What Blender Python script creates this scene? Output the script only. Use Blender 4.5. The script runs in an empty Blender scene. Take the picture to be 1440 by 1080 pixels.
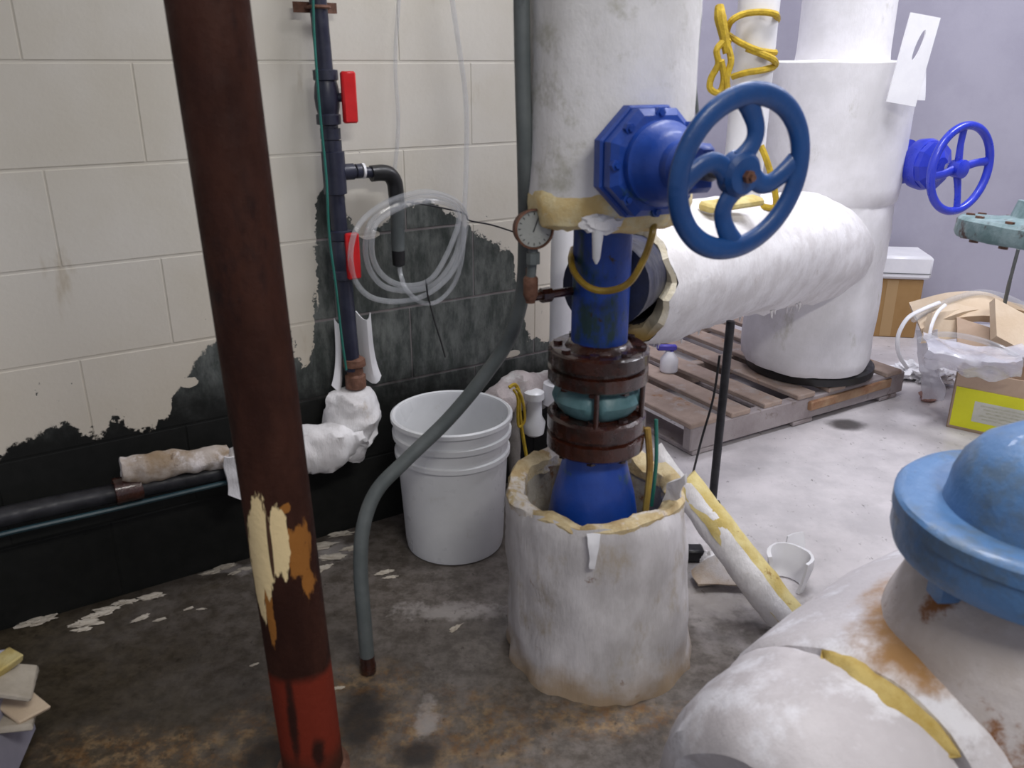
import bpy, bmesh, math, random
from mathutils import Vector, Matrix, noise
R = math.radians
SC = bpy.context.scene
COL = SC.collection
PI = math.pi
random.seed(4)

# ------------------------------------------------------------ camera, world, lights
PITCH, FPX, CAMH = R(20.7), 1192.0, 1.215
cam_d = bpy.data.cameras.new('camera'); cam = bpy.data.objects.new('camera', cam_d); COL.objects.link(cam)
cam.location = (0, 0, CAMH); cam.rotation_euler = (R(90) - PITCH, 0, 0)
cam_d.sensor_width = 36; cam_d.lens = 36 * FPX / 1440; cam_d.clip_start = .02
cam_d.dof.use_dof = True; cam_d.dof.focus_distance = 4.5; cam_d.dof.aperture_fstop = 7.5
SC.camera = cam
w = bpy.data.worlds.new('world'); SC.world = w; w.use_nodes = True
w.node_tree.nodes['Background'].inputs[0].default_value = (.85, .86, 1, 1)
w.node_tree.nodes['Background'].inputs[1].default_value = .36
def area(name, loc, rot, sx, sy, power, col):
    l = bpy.data.lights.new(name, 'AREA'); l.shape = 'RECTANGLE'; l.size = sx; l.size_y = sy; l.energy = power; l.color = col
    o = bpy.data.objects.new(name, l); COL.objects.link(o); o.location = loc; o.rotation_euler = rot
    return o
area('overhead_light', (.62, 1.75, 2.62), (0, 0, R(-57)), .3, 1.25, 28, (.95, .95, 1))
area('overhead_light', (.55, 3.35, 2.62), (0, 0, R(-57)), .3, .9, 16, (.93, .92, 1))  # lamp added over the pallet to brighten back wall and vessel top
area('overhead_light', (2.3, 2.6, 2.62), (0, 0, R(-57)), .3, 1.25, 34, (.92, .92, 1))
area('overhead_light', (.9, -.5, 2.62), (0, 0, R(-57)), .3, 1.25, 40, (1, .97, .92))
SC.view_settings.view_transform = 'Standard'; SC.view_settings.look = 'None'
SC.view_settings.exposure = 0.36; SC.view_settings.gamma = 1; SC.view_settings.use_curve_mapping = False

# ------------------------------------------------------------ places
cp, sp = math.cos(PITCH), math.sin(PITCH)
def ray(x, y):
    v = y - 540
    return Vector((x - 720, FPX * cp - v * sp, -(v * cp + FPX * sp)))
def at(x, y, Y):
    r = ray(x, y); return Vector((0, 0, CAMH)) + r * (Y / r.y)
def fl(x, y, z=0):
    r = ray(x, y); return Vector((0, 0, CAMH)) + r * ((CAMH - z) / -r.z)
WD = Vector((.845, .5348, 0)).normalized(); WN = Vector((-.5348, .845, 0)).normalized(); D0 = 1.991
def W(u, z, off=0): return WD * u + WN * (D0 - off) + Vector((0, 0, z))
def wp(x, y, off=0):
    r = ray(x, y); return Vector((0, 0, CAMH)) + r * ((D0 - off) / r.dot(WN))

# ------------------------------------------------------------ materials
def N(nt, t, **k):
    n = nt.nodes.new(t)
    for a, b in k.items(): setattr(n, a, b)
    return n
def mth(nt, op, a, b=None, clamp=False):
    n = N(nt, 'ShaderNodeMath', operation=op, use_clamp=clamp)
    for i, v in enumerate((a, b)):
        if v is None: continue
        if isinstance(v, (int, float)): n.inputs[i].default_value = v
        else: nt.links.new(v, n.inputs[i])
    return n.outputs[0]
def mr(nt, v, a, b, c=0, d=1):
    n = N(nt, 'ShaderNodeMapRange', interpolation_type='SMOOTHSTEP'); nt.links.new(v, n.inputs[0])
    for i, q in enumerate((a, b, c, d)): n.inputs[i + 1].default_value = q
    return n.outputs[0]
def mix(nt, f, a, b):
    n = N(nt, 'ShaderNodeMix', data_type='RGBA')
    for s, v in ((n.inputs[0], f), (n.inputs[6], a), (n.inputs[7], b)):
        if isinstance(v, tuple): s.default_value = v + (1,) if len(v) == 3 else v
        elif isinstance(v, (int, float)): s.default_value = v
        else: nt.links.new(v, s)
    return n.outputs[2]
def noi(nt, co, scale, detail=4, rough=.6, stretch=None):
    if stretch:
        m = N(nt, 'ShaderNodeMapping'); m.inputs['Scale'].default_value = stretch; nt.links.new(co, m.inputs[0]); co = m.outputs[0]
    n = N(nt, 'ShaderNodeTexNoise'); n.inputs['Scale'].default_value = scale; n.inputs['Detail'].default_value = detail
    n.inputs['Roughness'].default_value = rough; nt.links.new(co, n.inputs['Vector'])
    return n.outputs['Fac']
def ell(nt, co, items, wob=.5, ws=14, stretch=None):
    """mask of wobbly ellipsoids (cx,cy,cz,rx,ry,rz)"""
    tot = None
    nz = noi(nt, co, ws, 5, .65, stretch)
    for c in items:
        a = N(nt, 'ShaderNodeVectorMath', operation='SUBTRACT'); nt.links.new(co, a.inputs[0]); a.inputs[1].default_value = c[:3]
        b = N(nt, 'ShaderNodeVectorMath', operation='DIVIDE'); nt.links.new(a.outputs[0], b.inputs[0]); b.inputs[1].default_value = c[3:]
        l = N(nt, 'ShaderNodeVectorMath', operation='LENGTH'); nt.links.new(b.outputs[0], l.inputs[0])
        tot = l.outputs['Value'] if tot is None else mth(nt, 'MINIMUM', tot, l.outputs['Value'])
    return mth(nt, 'ADD', tot, mth(nt, 'MULTIPLY', mth(nt, 'SUBTRACT', nz, .5), wob * 3))
MATS = {}
def mat(name, c1, c2=None, scale=8, rough=.6, metal=0, bump=.2, bscale=60, stretch=None, spots=(), ells=(), zlow=(), coat=0, bstretch=None, spec=.5, trans=0, alpha=1, lo=.35, hi=.65):
    """c1/c2 noise mix; spots: (color, scale, threshold, softness, stretch); ells: (color, items, wobble, scale, softness, stretch); zlow: (color, z, soft, wobble)"""
    m = bpy.data.materials.new(name); m.use_nodes = True; nt = m.node_tree; b = nt.nodes['Principled BSDF']
    co = N(nt, 'ShaderNodeTexCoord').outputs['Object']
    c = mix(nt, mr(nt, noi(nt, co, scale, 6, .65, stretch), lo, hi), c1, c2 or c1)
    for s in spots:
        c = mix(nt, mr(nt, noi(nt, co, s[1], 6, .7, s[4] if len(s) > 4 else None), s[2] - s[3], s[2] + s[3]), c, s[0])
    for z in zlow:
        sx = N(nt, 'ShaderNodeSeparateXYZ'); nt.links.new(co, sx.inputs[0])
        v = mth(nt, 'ADD', sx.outputs[2], mth(nt, 'MULTIPLY', mth(nt, 'SUBTRACT', noi(nt, co, 12, 5, .6), .5), z[3]))
        c = mix(nt, mr(nt, v, z[1] + z[2], z[1] - z[2]), c, z[0])
    for e in ells:
        v = ell(nt, co, e[1], e[2], e[3], e[5] if len(e) > 5 else None)
        c = mix(nt, mr(nt, v, 1 + e[4], 1 - e[4]), c, e[0])
    nt.links.new(c, b.inputs['Base Color'])
    rn = mr(nt, noi(nt, co, scale * 2.3, 3), .3, .7, max(0, rough - .1), min(1, rough + .1)); nt.links.new(rn, b.inputs['Roughness'])
    b.inputs['Metallic'].default_value = metal; b.inputs['Coat Weight'].default_value = coat; b.inputs['Specular IOR Level'].default_value = spec
    b.inputs['Transmission Weight'].default_value = trans; b.inputs['Alpha'].default_value = alpha
    if bump:
        bn = N(nt, 'ShaderNodeBump'); bn.inputs['Strength'].default_value = bump; bn.inputs['Distance'].default_value = .004
        nt.links.new(noi(nt, co, bscale, 5, .7, bstretch), bn.inputs['Height']); nt.links.new(bn.outputs[0], b.inputs['Normal'])
    MATS[name] = m
    return m

# ------------------------------------------------------------ geometry helpers (verts, faces)
def join(*gs):
    v, f = [], []
    for g in gs:
        k = len(v); v += list(g[0]); f += [tuple(i + k for i in q) for q in g[1]]
    return v, f
def xf(g, M): return [M @ Vector(p) for p in g[0]], g[1]
def frame(o, z, x=None):
    z = Vector(z).normalized(); x = Vector(x or ((1, 0, 0) if abs(z.x) < .9 else (0, 1, 0)))
    x = (x - z * x.dot(z)).normalized(); y = z.cross(x)
    return Matrix.Translation(Vector(o)) @ Matrix((x, y, z)).transposed().to_4x4()
def lathe(prof, seg=32, M=None, caps=True, sx=1, sy=1):
    v, f = [], []
    for r, z in prof:
        for i in range(seg):
            a = 2 * PI * (i + .5) / seg; v.append(Vector((r * sx * math.cos(a), r * sy * math.sin(a), z)))
    n = len(prof)
    for j in range(n - 1):
        for i in range(seg):
            k = (i + 1) % seg; f.append((j * seg + i, j * seg + k, (j + 1) * seg + k, (j + 1) * seg + i))
    if caps:
        f.append(tuple(reversed(range(seg)))); f.append(tuple((n - 1) * seg + i for i in range(seg)))
    return xf((v, f), M) if M else (v, f)
def cat(pts, n=6, closed=False):
    P = [Vector(p) for p in pts]; out = []; L = len(P)
    rng = range(L if closed else L - 1)
    for i in rng:
        g = (lambda k: P[k % L]) if closed else (lambda k: P[max(0, min(L - 1, k))])
        a, b, c, d = g(i - 1), g(i), g(i + 1), g(i + 2)
        for k in range(n):
            t = k / n
            out.append(.5 * ((2 * b) + (c - a) * t + (2 * a - 5 * b + 4 * c - d) * t * t + (3 * b - a - 3 * c + d) * t ** 3))
    if not closed: out.append(P[-1])
    return out
def tube(pts, r, seg=10, n=6, closed=False, smooth=True, flat=1, caps=True, up=None):
    """flat scales the section along its second axis"""
    m = len(pts)
    Q = cat(pts, n, closed) if smooth and m > 2 else [Vector(p) for p in pts]
    rr = r if isinstance(r, (list, tuple)) else [r] * m
    def rad(i):
        t = i / max(1, len(Q) - 1) * (m - 1); a = min(m - 2, int(t)) if m > 1 else 0; return rr[a] + (rr[min(m - 1, a + 1)] - rr[a]) * (t - a)
    v, f = [], []; L = len(Q); xprev = None
    for i, p in enumerate(Q):
        if closed: t = Q[(i + 1) % L] - Q[i - 1]
        else: t = Q[min(L - 1, i + 1)] - Q[max(0, i - 1)]
        t.normalize()
        if up is not None: x = t.cross(Vector(up))
        elif xprev is None: x = t.orthogonal()
        else: x = xprev - t * xprev.dot(t)
        x.normalize(); xprev = x; y = t.cross(x)
        for k in range(seg):
            a = 2 * PI * k / seg; v.append(p + x * math.cos(a) * rad(i) + y * math.sin(a) * rad(i) * flat)
    for i in range(L if closed else L - 1):
        j = (i + 1) % L
        for k in range(seg):
            l = (k + 1) % seg; f.append((i * seg + k, i * seg + l, j * seg + l, j * seg + k))
    if not closed and caps: f.append(tuple(reversed(range(seg)))); f.append(tuple((L - 1) * seg + k for k in range(seg)))
    return v, f
def box(c, s, M=None, bev=.0):
    b = bmesh.new(); bmesh.ops.create_cube(b, size=1)
    for q in b.verts: q.co = Vector((q.co.x * s[0], q.co.y * s[1], q.co.z * s[2])) + Vector(c)
    if bev: bmesh.ops.bevel(b, geom=b.edges[:], offset=bev, segments=1, affect='EDGES')
    b.verts.index_update(); g = ([q.co.copy() for q in b.verts], [tuple(x.index for x in q.verts) for q in b.faces]); b.free()
    return xf(g, M) if M else g
def blob(c, r, amp=.15, ns=6, sub=3, M=None, seed=0):
    b = bmesh.new(); bmesh.ops.create_icosphere(b, subdivisions=sub, radius=1)
    g = ([], [])
    for q in b.verts:
        k = 1 + amp * noise.noise(q.co * ns + Vector((seed * 7.3, seed, 3))) + amp * .5 * noise.noise(q.co * ns * 2.5 + Vector((seed, 5, seed)))
        g[0].append(Vector((q.co.x * r[0] * k, q.co.y * r[1] * k, q.co.z * r[2] * k)))
    b.verts.index_update(); g = (g[0], [tuple(x.index for x in q.verts) for q in b.faces]); b.free()
    if M: g = xf(g, M)
    return [p + Vector(c) for p in g[0]], g[1]
def ruf(g, amp, ns, seed=0, amp2=0, ns2=40):
    s = Vector((seed * 3.1, seed * 1.7, seed))
    return [Vector(p) + noise.noise_vector(Vector(p) * ns + s) * amp + (noise.noise_vector(Vector(p) * ns2 + s) * amp2 if amp2 else Vector()) for p in g[0]], g[1]
def sheet(nu, nv, fn, th=.003):
    """thick sheet from fn(s,t) -> point"""
    v = [Vector(fn(i / nu, j / nv)) for j in range(nv + 1) for i in range(nu + 1)]; f = []
    for j in range(nv):
        for i in range(nu):
            a = j * (nu + 1) + i; f.append((a, a + 1, a + nu + 2, a + nu + 1))
    b = bmesh.new(); vs = [b.verts.new(p) for p in v]
    for q in f: b.faces.new([vs[i] for i in q])
    b.normal_update(); bmesh.ops.solidify(b, geom=b.faces[:], thickness=th)
    b.verts.index_update(); g = ([q.co.copy() for q in b.verts], [tuple(x.index for x in q.verts) for q in b.faces]); b.free()
    return g

class T:
    """a top-level thing: an Empty at its base that parents its parts; geometry comes in world coordinates"""
    def __init__(s, name, label, cat_, base, group=None):
        s.o = bpy.data.objects.new(name, None); COL.objects.link(s.o); s.b = Vector(base); s.o.location = s.b; s.o.empty_display_size = .05
        s.o['label'] = label; s.o['category'] = cat_
        if group: s.o['group'] = group
    def p(s, name, g, m, parent=None, smooth=True, label=None):
        o = mesh(name, g, m, s.b, smooth); o.parent = parent or s.o
        if label: o['label'] = label
        return o
def mesh(name, g, m, base=(0, 0, 0), smooth=True):
    me = bpy.data.meshes.new(name); b = Vector(base)
    me.from_pydata([Vector(p) - b for p in g[0]], [], [list(f) for f in g[1]]); me.validate()
    bm = bmesh.new(); bm.from_mesh(me); bmesh.ops.recalc_face_normals(bm, faces=bm.faces); bm.to_mesh(me); bm.free()
    me.materials.append(m)
    if smooth:
        for q in me.polygons: q.use_smooth = True
        me.set_sharp_from_angle(angle=R(38))
    o = bpy.data.objects.new(name, me); COL.objects.link(o); return o
def single(name, label, cat_, g, m, base, group=None, smooth=True):
    o = mesh(name, g, m, base, smooth); o.location = base; o['label'] = label; o['category'] = cat_
    if group: o['group'] = group
    return o
def struct(name, g, m, smooth=False, parent=None):
    o = mesh(name, g, m, (0, 0, 0), smooth)
    if parent: o.parent = parent
    else: o['kind'] = 'structure'
    return o

# ------------------------------------------------------------ material set
def wall_mat(name, mortar=False):
    m = bpy.data.materials.new(name); m.use_nodes = True; nt = m.node_tree; b = nt.nodes['Principled BSDF']
    P = N(nt, 'ShaderNodeNewGeometry').outputs['Position']
    d = N(nt, 'ShaderNodeVectorMath', operation='DOT_PRODUCT'); nt.links.new(P, d.inputs[0]); d.inputs[1].default_value = WD
    sx = N(nt, 'ShaderNodeSeparateXYZ'); nt.links.new(P, sx.inputs[0]); z = sx.outputs[2]
    n1 = mth(nt, 'SUBTRACT', noi(nt, P, 16, 6, .65), .5); n2 = mth(nt, 'SUBTRACT', noi(nt, P, 45, 5, .7), .5)
    u = mth(nt, 'ADD', d.outputs['Value'], mth(nt, 'MULTIPLY', n2, .05))
    fc = N(nt, 'ShaderNodeFloatCurve'); nt.links.new(mth(nt, 'DIVIDE', mth(nt, 'ADD', u, .5), 2.0), fc.inputs['Value'])
    pts = [(-.5, .43), (-.2, .44), (-.047, .425), (.022, .455), (.05, .47), (.107, .465), (.115, .43), (.17, .43), (.175, .47), (.2, .44), (.239, .415), (.30, .425), (.321, .488), (.37, .549), (.425, .60), (.50, .64), (.59, .70), (.60, .62), (.617, .531),
           (.642, .49), (.665, .53), (.685, .60), (.679, .705), (.70, .90), (.73, .95), (.769, .915), (.784, .865), (.80, .82), (.887, .835), (.93, .88), (1.0, .88), (1.103, .82), (1.16, .78), (1.214, .745), (1.268, .715), (1.28, .56), (1.32, .47), (1.405, .43), (1.5, .43)]
    pts = sorted(pts); c = fc.mapping.curves[0]
    for i, (a, q) in enumerate(pts):
        a = (a + .5) / 2
        if i == 0: c.points[0].location = (a, q)
        elif i == len(pts) - 1: c.points[-1].location = (a, q)
        else: c.points.new(a, q)
    for q in c.points: q.handle_type = 'VECTOR'
    fc.mapping.update()
    zz = mth(nt, 'ADD', z, mth(nt, 'ADD', mth(nt, 'MULTIPLY', n1, .07), mth(nt, 'MULTIPLY', n2, .07)))
    paint = mr(nt, mth(nt, 'SUBTRACT', zz, fc.outputs[0]), -.003, .003)
    isl = [tuple(wp(720, 498)) + (.03, .03, .012), tuple(wp(752, 444)) + (.02, .02, .03), tuple(wp(265, 538)) + (.022, .022, .012),
           tuple(wp(520, 330)) + (.03, .03, .012)]
    e = ell(nt, P, isl, .3, 30)
    paint = mth(nt, 'MAXIMUM', paint, mr(nt, e, 1.03, .97))
    # chips: small dark flecks in the paint near its edge
    fleck = mth(nt, 'ADD', noi(nt, P, 60, 4, .7, (1, 1, .55)), mth(nt, 'MULTIPLY', mth(nt, 'SUBTRACT', zz, fc.outputs[0]), -.22))
    paint = mth(nt, 'MULTIPLY', paint, mr(nt, fleck, .70, .67))
    white = mix(nt, mr(nt, noi(nt, P, 2.2, 4), .35, .68), (.68, .65, .58), (.62, .58, .49))
    white = mix(nt, mr(nt, noi(nt, P, 9, 5, .7, (1, 1, .3)), .62, .8), white, (.50, .44, .34))
    white = mix(nt, mr(nt, z, .95, .45, 0, .38), white, (.50, .42, .31))
    if mortar: dark = mix(nt, noi(nt, P, 40), (.17, .15, .15), (.26, .24, .235))
    else: dark = mix(nt, mr(nt, noi(nt, P, 22, 7, .75, (1, 1, .35)), .35, .72), (.048, .056, .052), (.165, .175, .165))
    tar = mix(nt, noi(nt, P, 30), (.005, .006, .005), (.016, .016, .015))
    tm = mth(nt, 'ADD', z, mth(nt, 'MULTIPLY', n1, .2)); tm = mth(nt, 'ADD', tm, mth(nt, 'MULTIPLY', mth(nt, 'MINIMUM', mth(nt, 'SUBTRACT', .8, d.outputs['Value']), .5), -.16))
    dark = mix(nt, mr(nt, tm, .52, .34), dark, tar)
    nt.links.new(mix(nt, paint, dark, white), b.inputs['Base Color'])
    nt.links.new(mr(nt, paint, 0, 1, .75, .5), b.inputs['Roughness']); b.inputs['Specular IOR Level'].default_value = .18
    h = mth(nt, 'ADD', mth(nt, 'MULTIPLY', paint, .6), mth(nt, 'MULTIPLY', noi(nt, P, 70, 5, .7), .5))
    bn = N(nt, 'ShaderNodeBump'); bn.inputs['Strength'].default_value = .5; bn.inputs['Distance'].default_value = .002
    nt.links.new(h, bn.inputs['Height']); nt.links.new(bn.outputs[0], b.inputs['Normal'])
    return m
M_block = wall_mat('painted_block'); M_mortar = wall_mat('painted_mortar', True)

def floor_mat():
    m = bpy.data.materials.new('stained_concrete'); m.use_nodes = True; nt = m.node_tree; b = nt.nodes['Principled BSDF']
    P = N(nt, 'ShaderNodeTexCoord').outputs['Object']
    d = N(nt, 'ShaderNodeVectorMath', operation='DOT_PRODUCT'); nt.links.new(P, d.inputs[0]); d.inputs[1].default_value = (.8, .6, 0)
    n1 = mth(nt, 'SUBTRACT', noi(nt, P, 5, 6, .65), .5)
    g = mth(nt, 'ADD', d.outputs['Value'], mth(nt, 'MULTIPLY', n1, .9))
    dk = mix(nt, mr(nt, noi(nt, P, 30, 7, .75), .35, .65), (.026, .020, .012), (.060, .047, .030))
    md = mix(nt, mr(nt, noi(nt, P, 26, 7, .75), .35, .65), (.074, .062, .050), (.155, .135, .120))
    lt = mix(nt, mr(nt, noi(nt, P, 4, 6, .65), .35, .65), (.47, .45, .46), (.62, .59, .60))
    lt = mix(nt, mr(nt, noi(nt, P, 28, 5, .7), .6, .75, 0, .35), lt, (.36, .34, .33))
    c = mix(nt, mr(nt, g, -.1, .85), dk, md); c = mix(nt, mr(nt, g, 1.25, 1.75), c, lt)
    rust = ell(nt, P, [tuple(fl(400, 1060)) + (.13, .16, 1), tuple(fl(560, 1030)) + (.10, .08, 1), tuple(fl(520, 960)) + (.09, .06, 1), tuple(fl(660, 1030)) + (.14, .10, 1), tuple(fl(850, 1010)) + (.16, .05, 1), tuple(fl(200, 1060)) + (.2, .06, 1)], .7, 18)
    c = mix(nt, mth(nt, 'MULTIPLY', mr(nt, rust, 1.5, .4, 0, .9), mr(nt, noi(nt, P, 34, 6, .75), .42, .62, .1, 1)), c, mix(nt, mr(nt, noi(nt, P, 20, 5, .7), .4, .6), (.17, .085, .028), (.28, .19, .10)))
    blk = ell(nt, P, [tuple(fl(375, 1065)) + (.05, .05, 1), tuple(fl(510, 1010)) + (.045, .08, 1), tuple(fl(590, 1060)) + (.04, .03, 1), tuple(fl(1190, 597)) + (.06, .045, 1)], .3, 14)
    c = mix(nt, mr(nt, blk, 1.5, .6, 0, .85), c, (.012, .009, .008))
    wh = ell(nt, P, [tuple(fl(600, 1010)) + (.03, .06, 1), tuple(fl(640, 860)) + (.18, .04, 1), tuple(fl(1000, 850)) + (.12, .10, 1), tuple(fl(470, 775)) + (.08, .06, 1), tuple(fl(330, 800)) + (.1, .03, 1)], .9, 24)
    c = mix(nt, mr(nt, wh, 1.1, .3, 0, .6), c, (.40, .37, .35))
    pit = mr(nt, noi(nt, P, 42, 4, .7, (1, .6, 1)), .61, .68, 0, mr(nt, g, 1.0, 1.5, .8, .15)) if False else mr(nt, noi(nt, P, 42, 4, .7, (1, .6, 1)), .62, .70, 0, .6); c = mix(nt, pit, c, (.02, .015, .01))
    nt.links.new(c, b.inputs['Base Color'])
    nt.links.new(mr(nt, noi(nt, P, 6, 5, .6), .35, .7, .28, .6), b.inputs['Roughness'])
    bn = N(nt, 'ShaderNodeBump'); bn.inputs['Strength'].default_value = .35; bn.inputs['Distance'].default_value = .004
    nt.links.new(noi(nt, P, 40, 6, .7), bn.inputs['Height']); nt.links.new(bn.outputs[0], b.inputs['Normal'])
    return m
M_floor = floor_mat()
M_lav = mat('lavender_wall_paint', (.33, .32, .39), (.38, .37, .44), 2, .6, bump=.15, bscale=40)
M_ceil = mat('ceiling_paint', (.6, .6, .6), bump=0)
BLUE = (.003, .050, .32); 
M_blue = mat('blue_enamel', BLUE, (.003, .038, .25), 9, .45, coat=.1, bump=.25, bscale=50, spots=(((.02, .07, .16), 13, .66, .03),))
M_bluepipe = mat('blue_pipe_paint', (.003, .045, .29), (.003, .028, .18), 9, .42, bump=.25, bscale=50, spots=(((.012, .040, .045), 9, .55, .06, (1, 1, .5)), ((.025, .015, .010), 14, .62, .03)))
M_wheel = mat('wheel_blue', (.004, .058, .215), (.005, .045, .17), 9, .42, coat=.1, bump=.3, bscale=60, spots=(((.05, .06, .08), 30, .72, .04),))
M_brightblue = mat('bright_blue_enamel', (.03, .05, .55), (.015, .035, .46), 9, .35, coat=.3, bump=.1)
M_rust = mat('wet_rust', (.018, .005, .003), (.048, .012, .006), 22, .22, bump=.4, bscale=60, coat=.5, spots=(((.016, .012, .01), 12, .6, .05),))
M_rustdry = mat('dry_rust', (.09, .035, .018), (.17, .08, .05), 40, .7, bump=.6, bscale=80)
M_teal = mat('teal_rubber', (.06, .14, .15), (.10, .20, .22), 18, .5, bump=.3, spots=(((.10, .07, .035), 20, .68, .05),))
M_steel = mat('dark_steel', (.012, .012, .015), (.03, .03, .035), 20, .45, metal=.3, bump=.2)
M_grey = mat('grey_conduit_plastic', (.085, .10, .10), (.12, .135, .135), 10, .55, bump=.1, spots=(((.04, .045, .05), 18, .66, .05, (1, 1, .3)),))
M_pvc = mat('dark_pvc', (.012, .014, .032), (.025, .028, .05), 16, .4, bump=.1, spots=(((.14, .14, .2), 14, .68, .06, (1, 1, .4)),))
M_black = mat('black_plastic', (.006, .006, .007), (.012, .012, .013), 16, .4, bump=.05)
M_red = mat('red_plastic', (.62, .01, .012), (.5, .006, .01), 8, .4, bump=.05)
M_green = mat('green_wire_sheath', (.01, .12, .09), (.02, .16, .13), 8, .4, bump=0)
M_yellow = mat('yellow_rope_fibre', (.58, .40, .02), (.42, .28, .015), 40, .7, bump=.8, bscale=150)
M_ycord = mat('yellow_tubing', (.42, .28, .03), (.22, .13, .015), 12, .4, bump=.1)
M_foam = mat('yellow_foam', (.64, .55, .26), (.52, .40, .13), 16, .85, bump=.8, bscale=60, spots=(((.26, .14, .03), 22, .66, .06),))
M_foamo = mat('orange_foam', (.66, .48, .20), (.74, .64, .38), 16, .85, bump=.9, bscale=60, spots=(((.7, .65, .5), 22, .62, .06),))
M_bfoam = mat('brown_foam', (.22, .12, .025), (.36, .25, .05), 16, .85, bump=.8, bscale=60)
M_jacket = mat('canvas_jacket', (.76, .75, .77), (.67, .66, .67), 7, .8, bump=.5, bscale=45, bstretch=(1, 1, .4), spots=(((.52, .51, .47), 9, .66, .08, (1, 1, .5)),))
M_riser = mat('riser_canvas', (.80, .79, .79), (.70, .69, .67), 6, .75, bump=.8, bscale=22, bstretch=(1, 1, .6), spots=(((.50, .49, .43), 13, .60, .10),))
M_shell = mat('dirty_insulation_shell', (.62, .60, .61), (.44, .42, .42), 9, .8, bump=.7, bscale=55, bstretch=(1, 1, .2), stretch=(1, 1, .5),
              spots=(((.38, .33, .27), 10, .62, .08, (1, 1, .5)), ((.22, .14, .10), 14, .70, .05)), zlow=(((.36, .27, .18), .045, .05, .16),))
M_shellin = mat('shell_inner_fibre', (.42, .38, .30), (.30, .24, .16), 12, .85, bump=.7, bscale=50, spots=(((.20, .08, .02), 10, .6, .05), ((.5, .42, .2), 16, .62, .05)))
M_lip = mat('shell_lip_foam', (.60, .50, .30), (.42, .30, .14), 18, .85, bump=.9, bscale=60, spots=(((.66, .62, .58), 10, .56, .05), ((.20, .10, .03), 20, .64, .05)))
M_fuzz = mat('fuzzy_white_insulation', (.78, .77, .78), (.64, .62, .62), 12, .9, bump=1, bscale=70, bstretch=(1, 1, .25), spots=(((.5, .45, .4), 9, .68, .06),))
M_pumpjack = mat('pump_jacket', (.56, .53, .54), (.46, .43, .44), 6, .75, bump=.5, bscale=40, spots=(((.68, .67, .70), 7, .56, .08), ((.34, .31, .31), 14, .68, .06)))
M_bucket = mat('white_bucket_plastic', (.74, .75, .76), (.68, .69, .70), 5, .35, bump=.03, spots=(((.55, .53, .48), 10, .7, .08),))
M_whitepl = mat('white_plastic', (.82, .82, .84), (.76, .76, .79), 9, .4, bump=.1)
M_hose = mat('translucent_tubing', (.62, .64, .66), (.55, .57, .60), 9, .25, bump=0, alpha=.27, coat=.4)
M_film = mat('clear_film', (.80, .80, .86), (.72, .72, .80), 14, .2, bump=.9, bscale=22, alpha=.52, coat=.5)
M_lblue = mat('light_blue_casting', (.070, .165, .34), (.085, .19, .38), 8, .45, bump=.5, bscale=50, spots=(((.085, .14, .22), 10, .56, .08), ((.09, .045, .02), 16, .71, .03)), coat=.15)
M_tealc = mat('corroded_teal', (.10, .17, .18), (.22, .30, .32), 18, .6, bump=.6, spots=(((.05, .02, .015), 14, .6, .05),))
M_wood = mat('weathered_wood', (.42, .32, .26), (.29, .22, .18), 5, .8, stretch=(1, 1, 1), bump=.6, bscale=40, spots=(((.38, .33, .30), 12, .6, .08), ((.26, .12, .04), 7, .66, .05)))
M_woodg = mat('grey_wood', (.38, .34, .34), (.28, .24, .24), 5, .8, bump=.6, bscale=40, spots=(((.16, .12, .1), 12, .62, .08),))
M_card = mat('brown_cardboard', (.34, .20, .075), (.30, .17, .06), 6, .8, bump=.15)
M_cardl = mat('pale_cardboard', (.46, .34, .25), (.40, .29, .21), 6, .8, bump=.15)
M_label = mat('yellow_label', (.66, .66, .015), (.60, .60, .01), 6, .5, bump=0)
M_ink = mat('grey_print', (.34, .34, .26), (.5, .5, .42), 90, .6, bump=0, stretch=(1, 1, 5))
M_board = mat('cream_foam_board', (.68, .56, .42), (.60, .47, .33), 6, .8, bump=.25)
M_gaugeface = mat('gauge_face', (.30, .31, .29), (.24, .25, .23), 14, .3, bump=0, coat=.6)
M_bin = mat('pale_bin_plastic', (.42, .41, .50), (.36, .35, .44), 8, .5, bump=.1)
M_trash = mat('crumpled_card', (.55, .50, .42), (.42, .37, .30), 10, .85, bump=.5)

# ------------------------------------------------------------ setting
struct('floor', box((1.0, 2.0, -.05), (7, 7, .1)), M_floor)
struct('ceiling', box((1.0, 2.0, 2.75), (7, 7, .1)), M_ceil)
wl = struct('wall_left', box((0, 0, 0), (4.0, .12, 2.7), Matrix.Translation(W(1.40 - 2.0, 1.35, -.0615)) @ Matrix.Rotation(math.atan2(WD.y, WD.x), 4, 'Z')), M_mortar)
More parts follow.
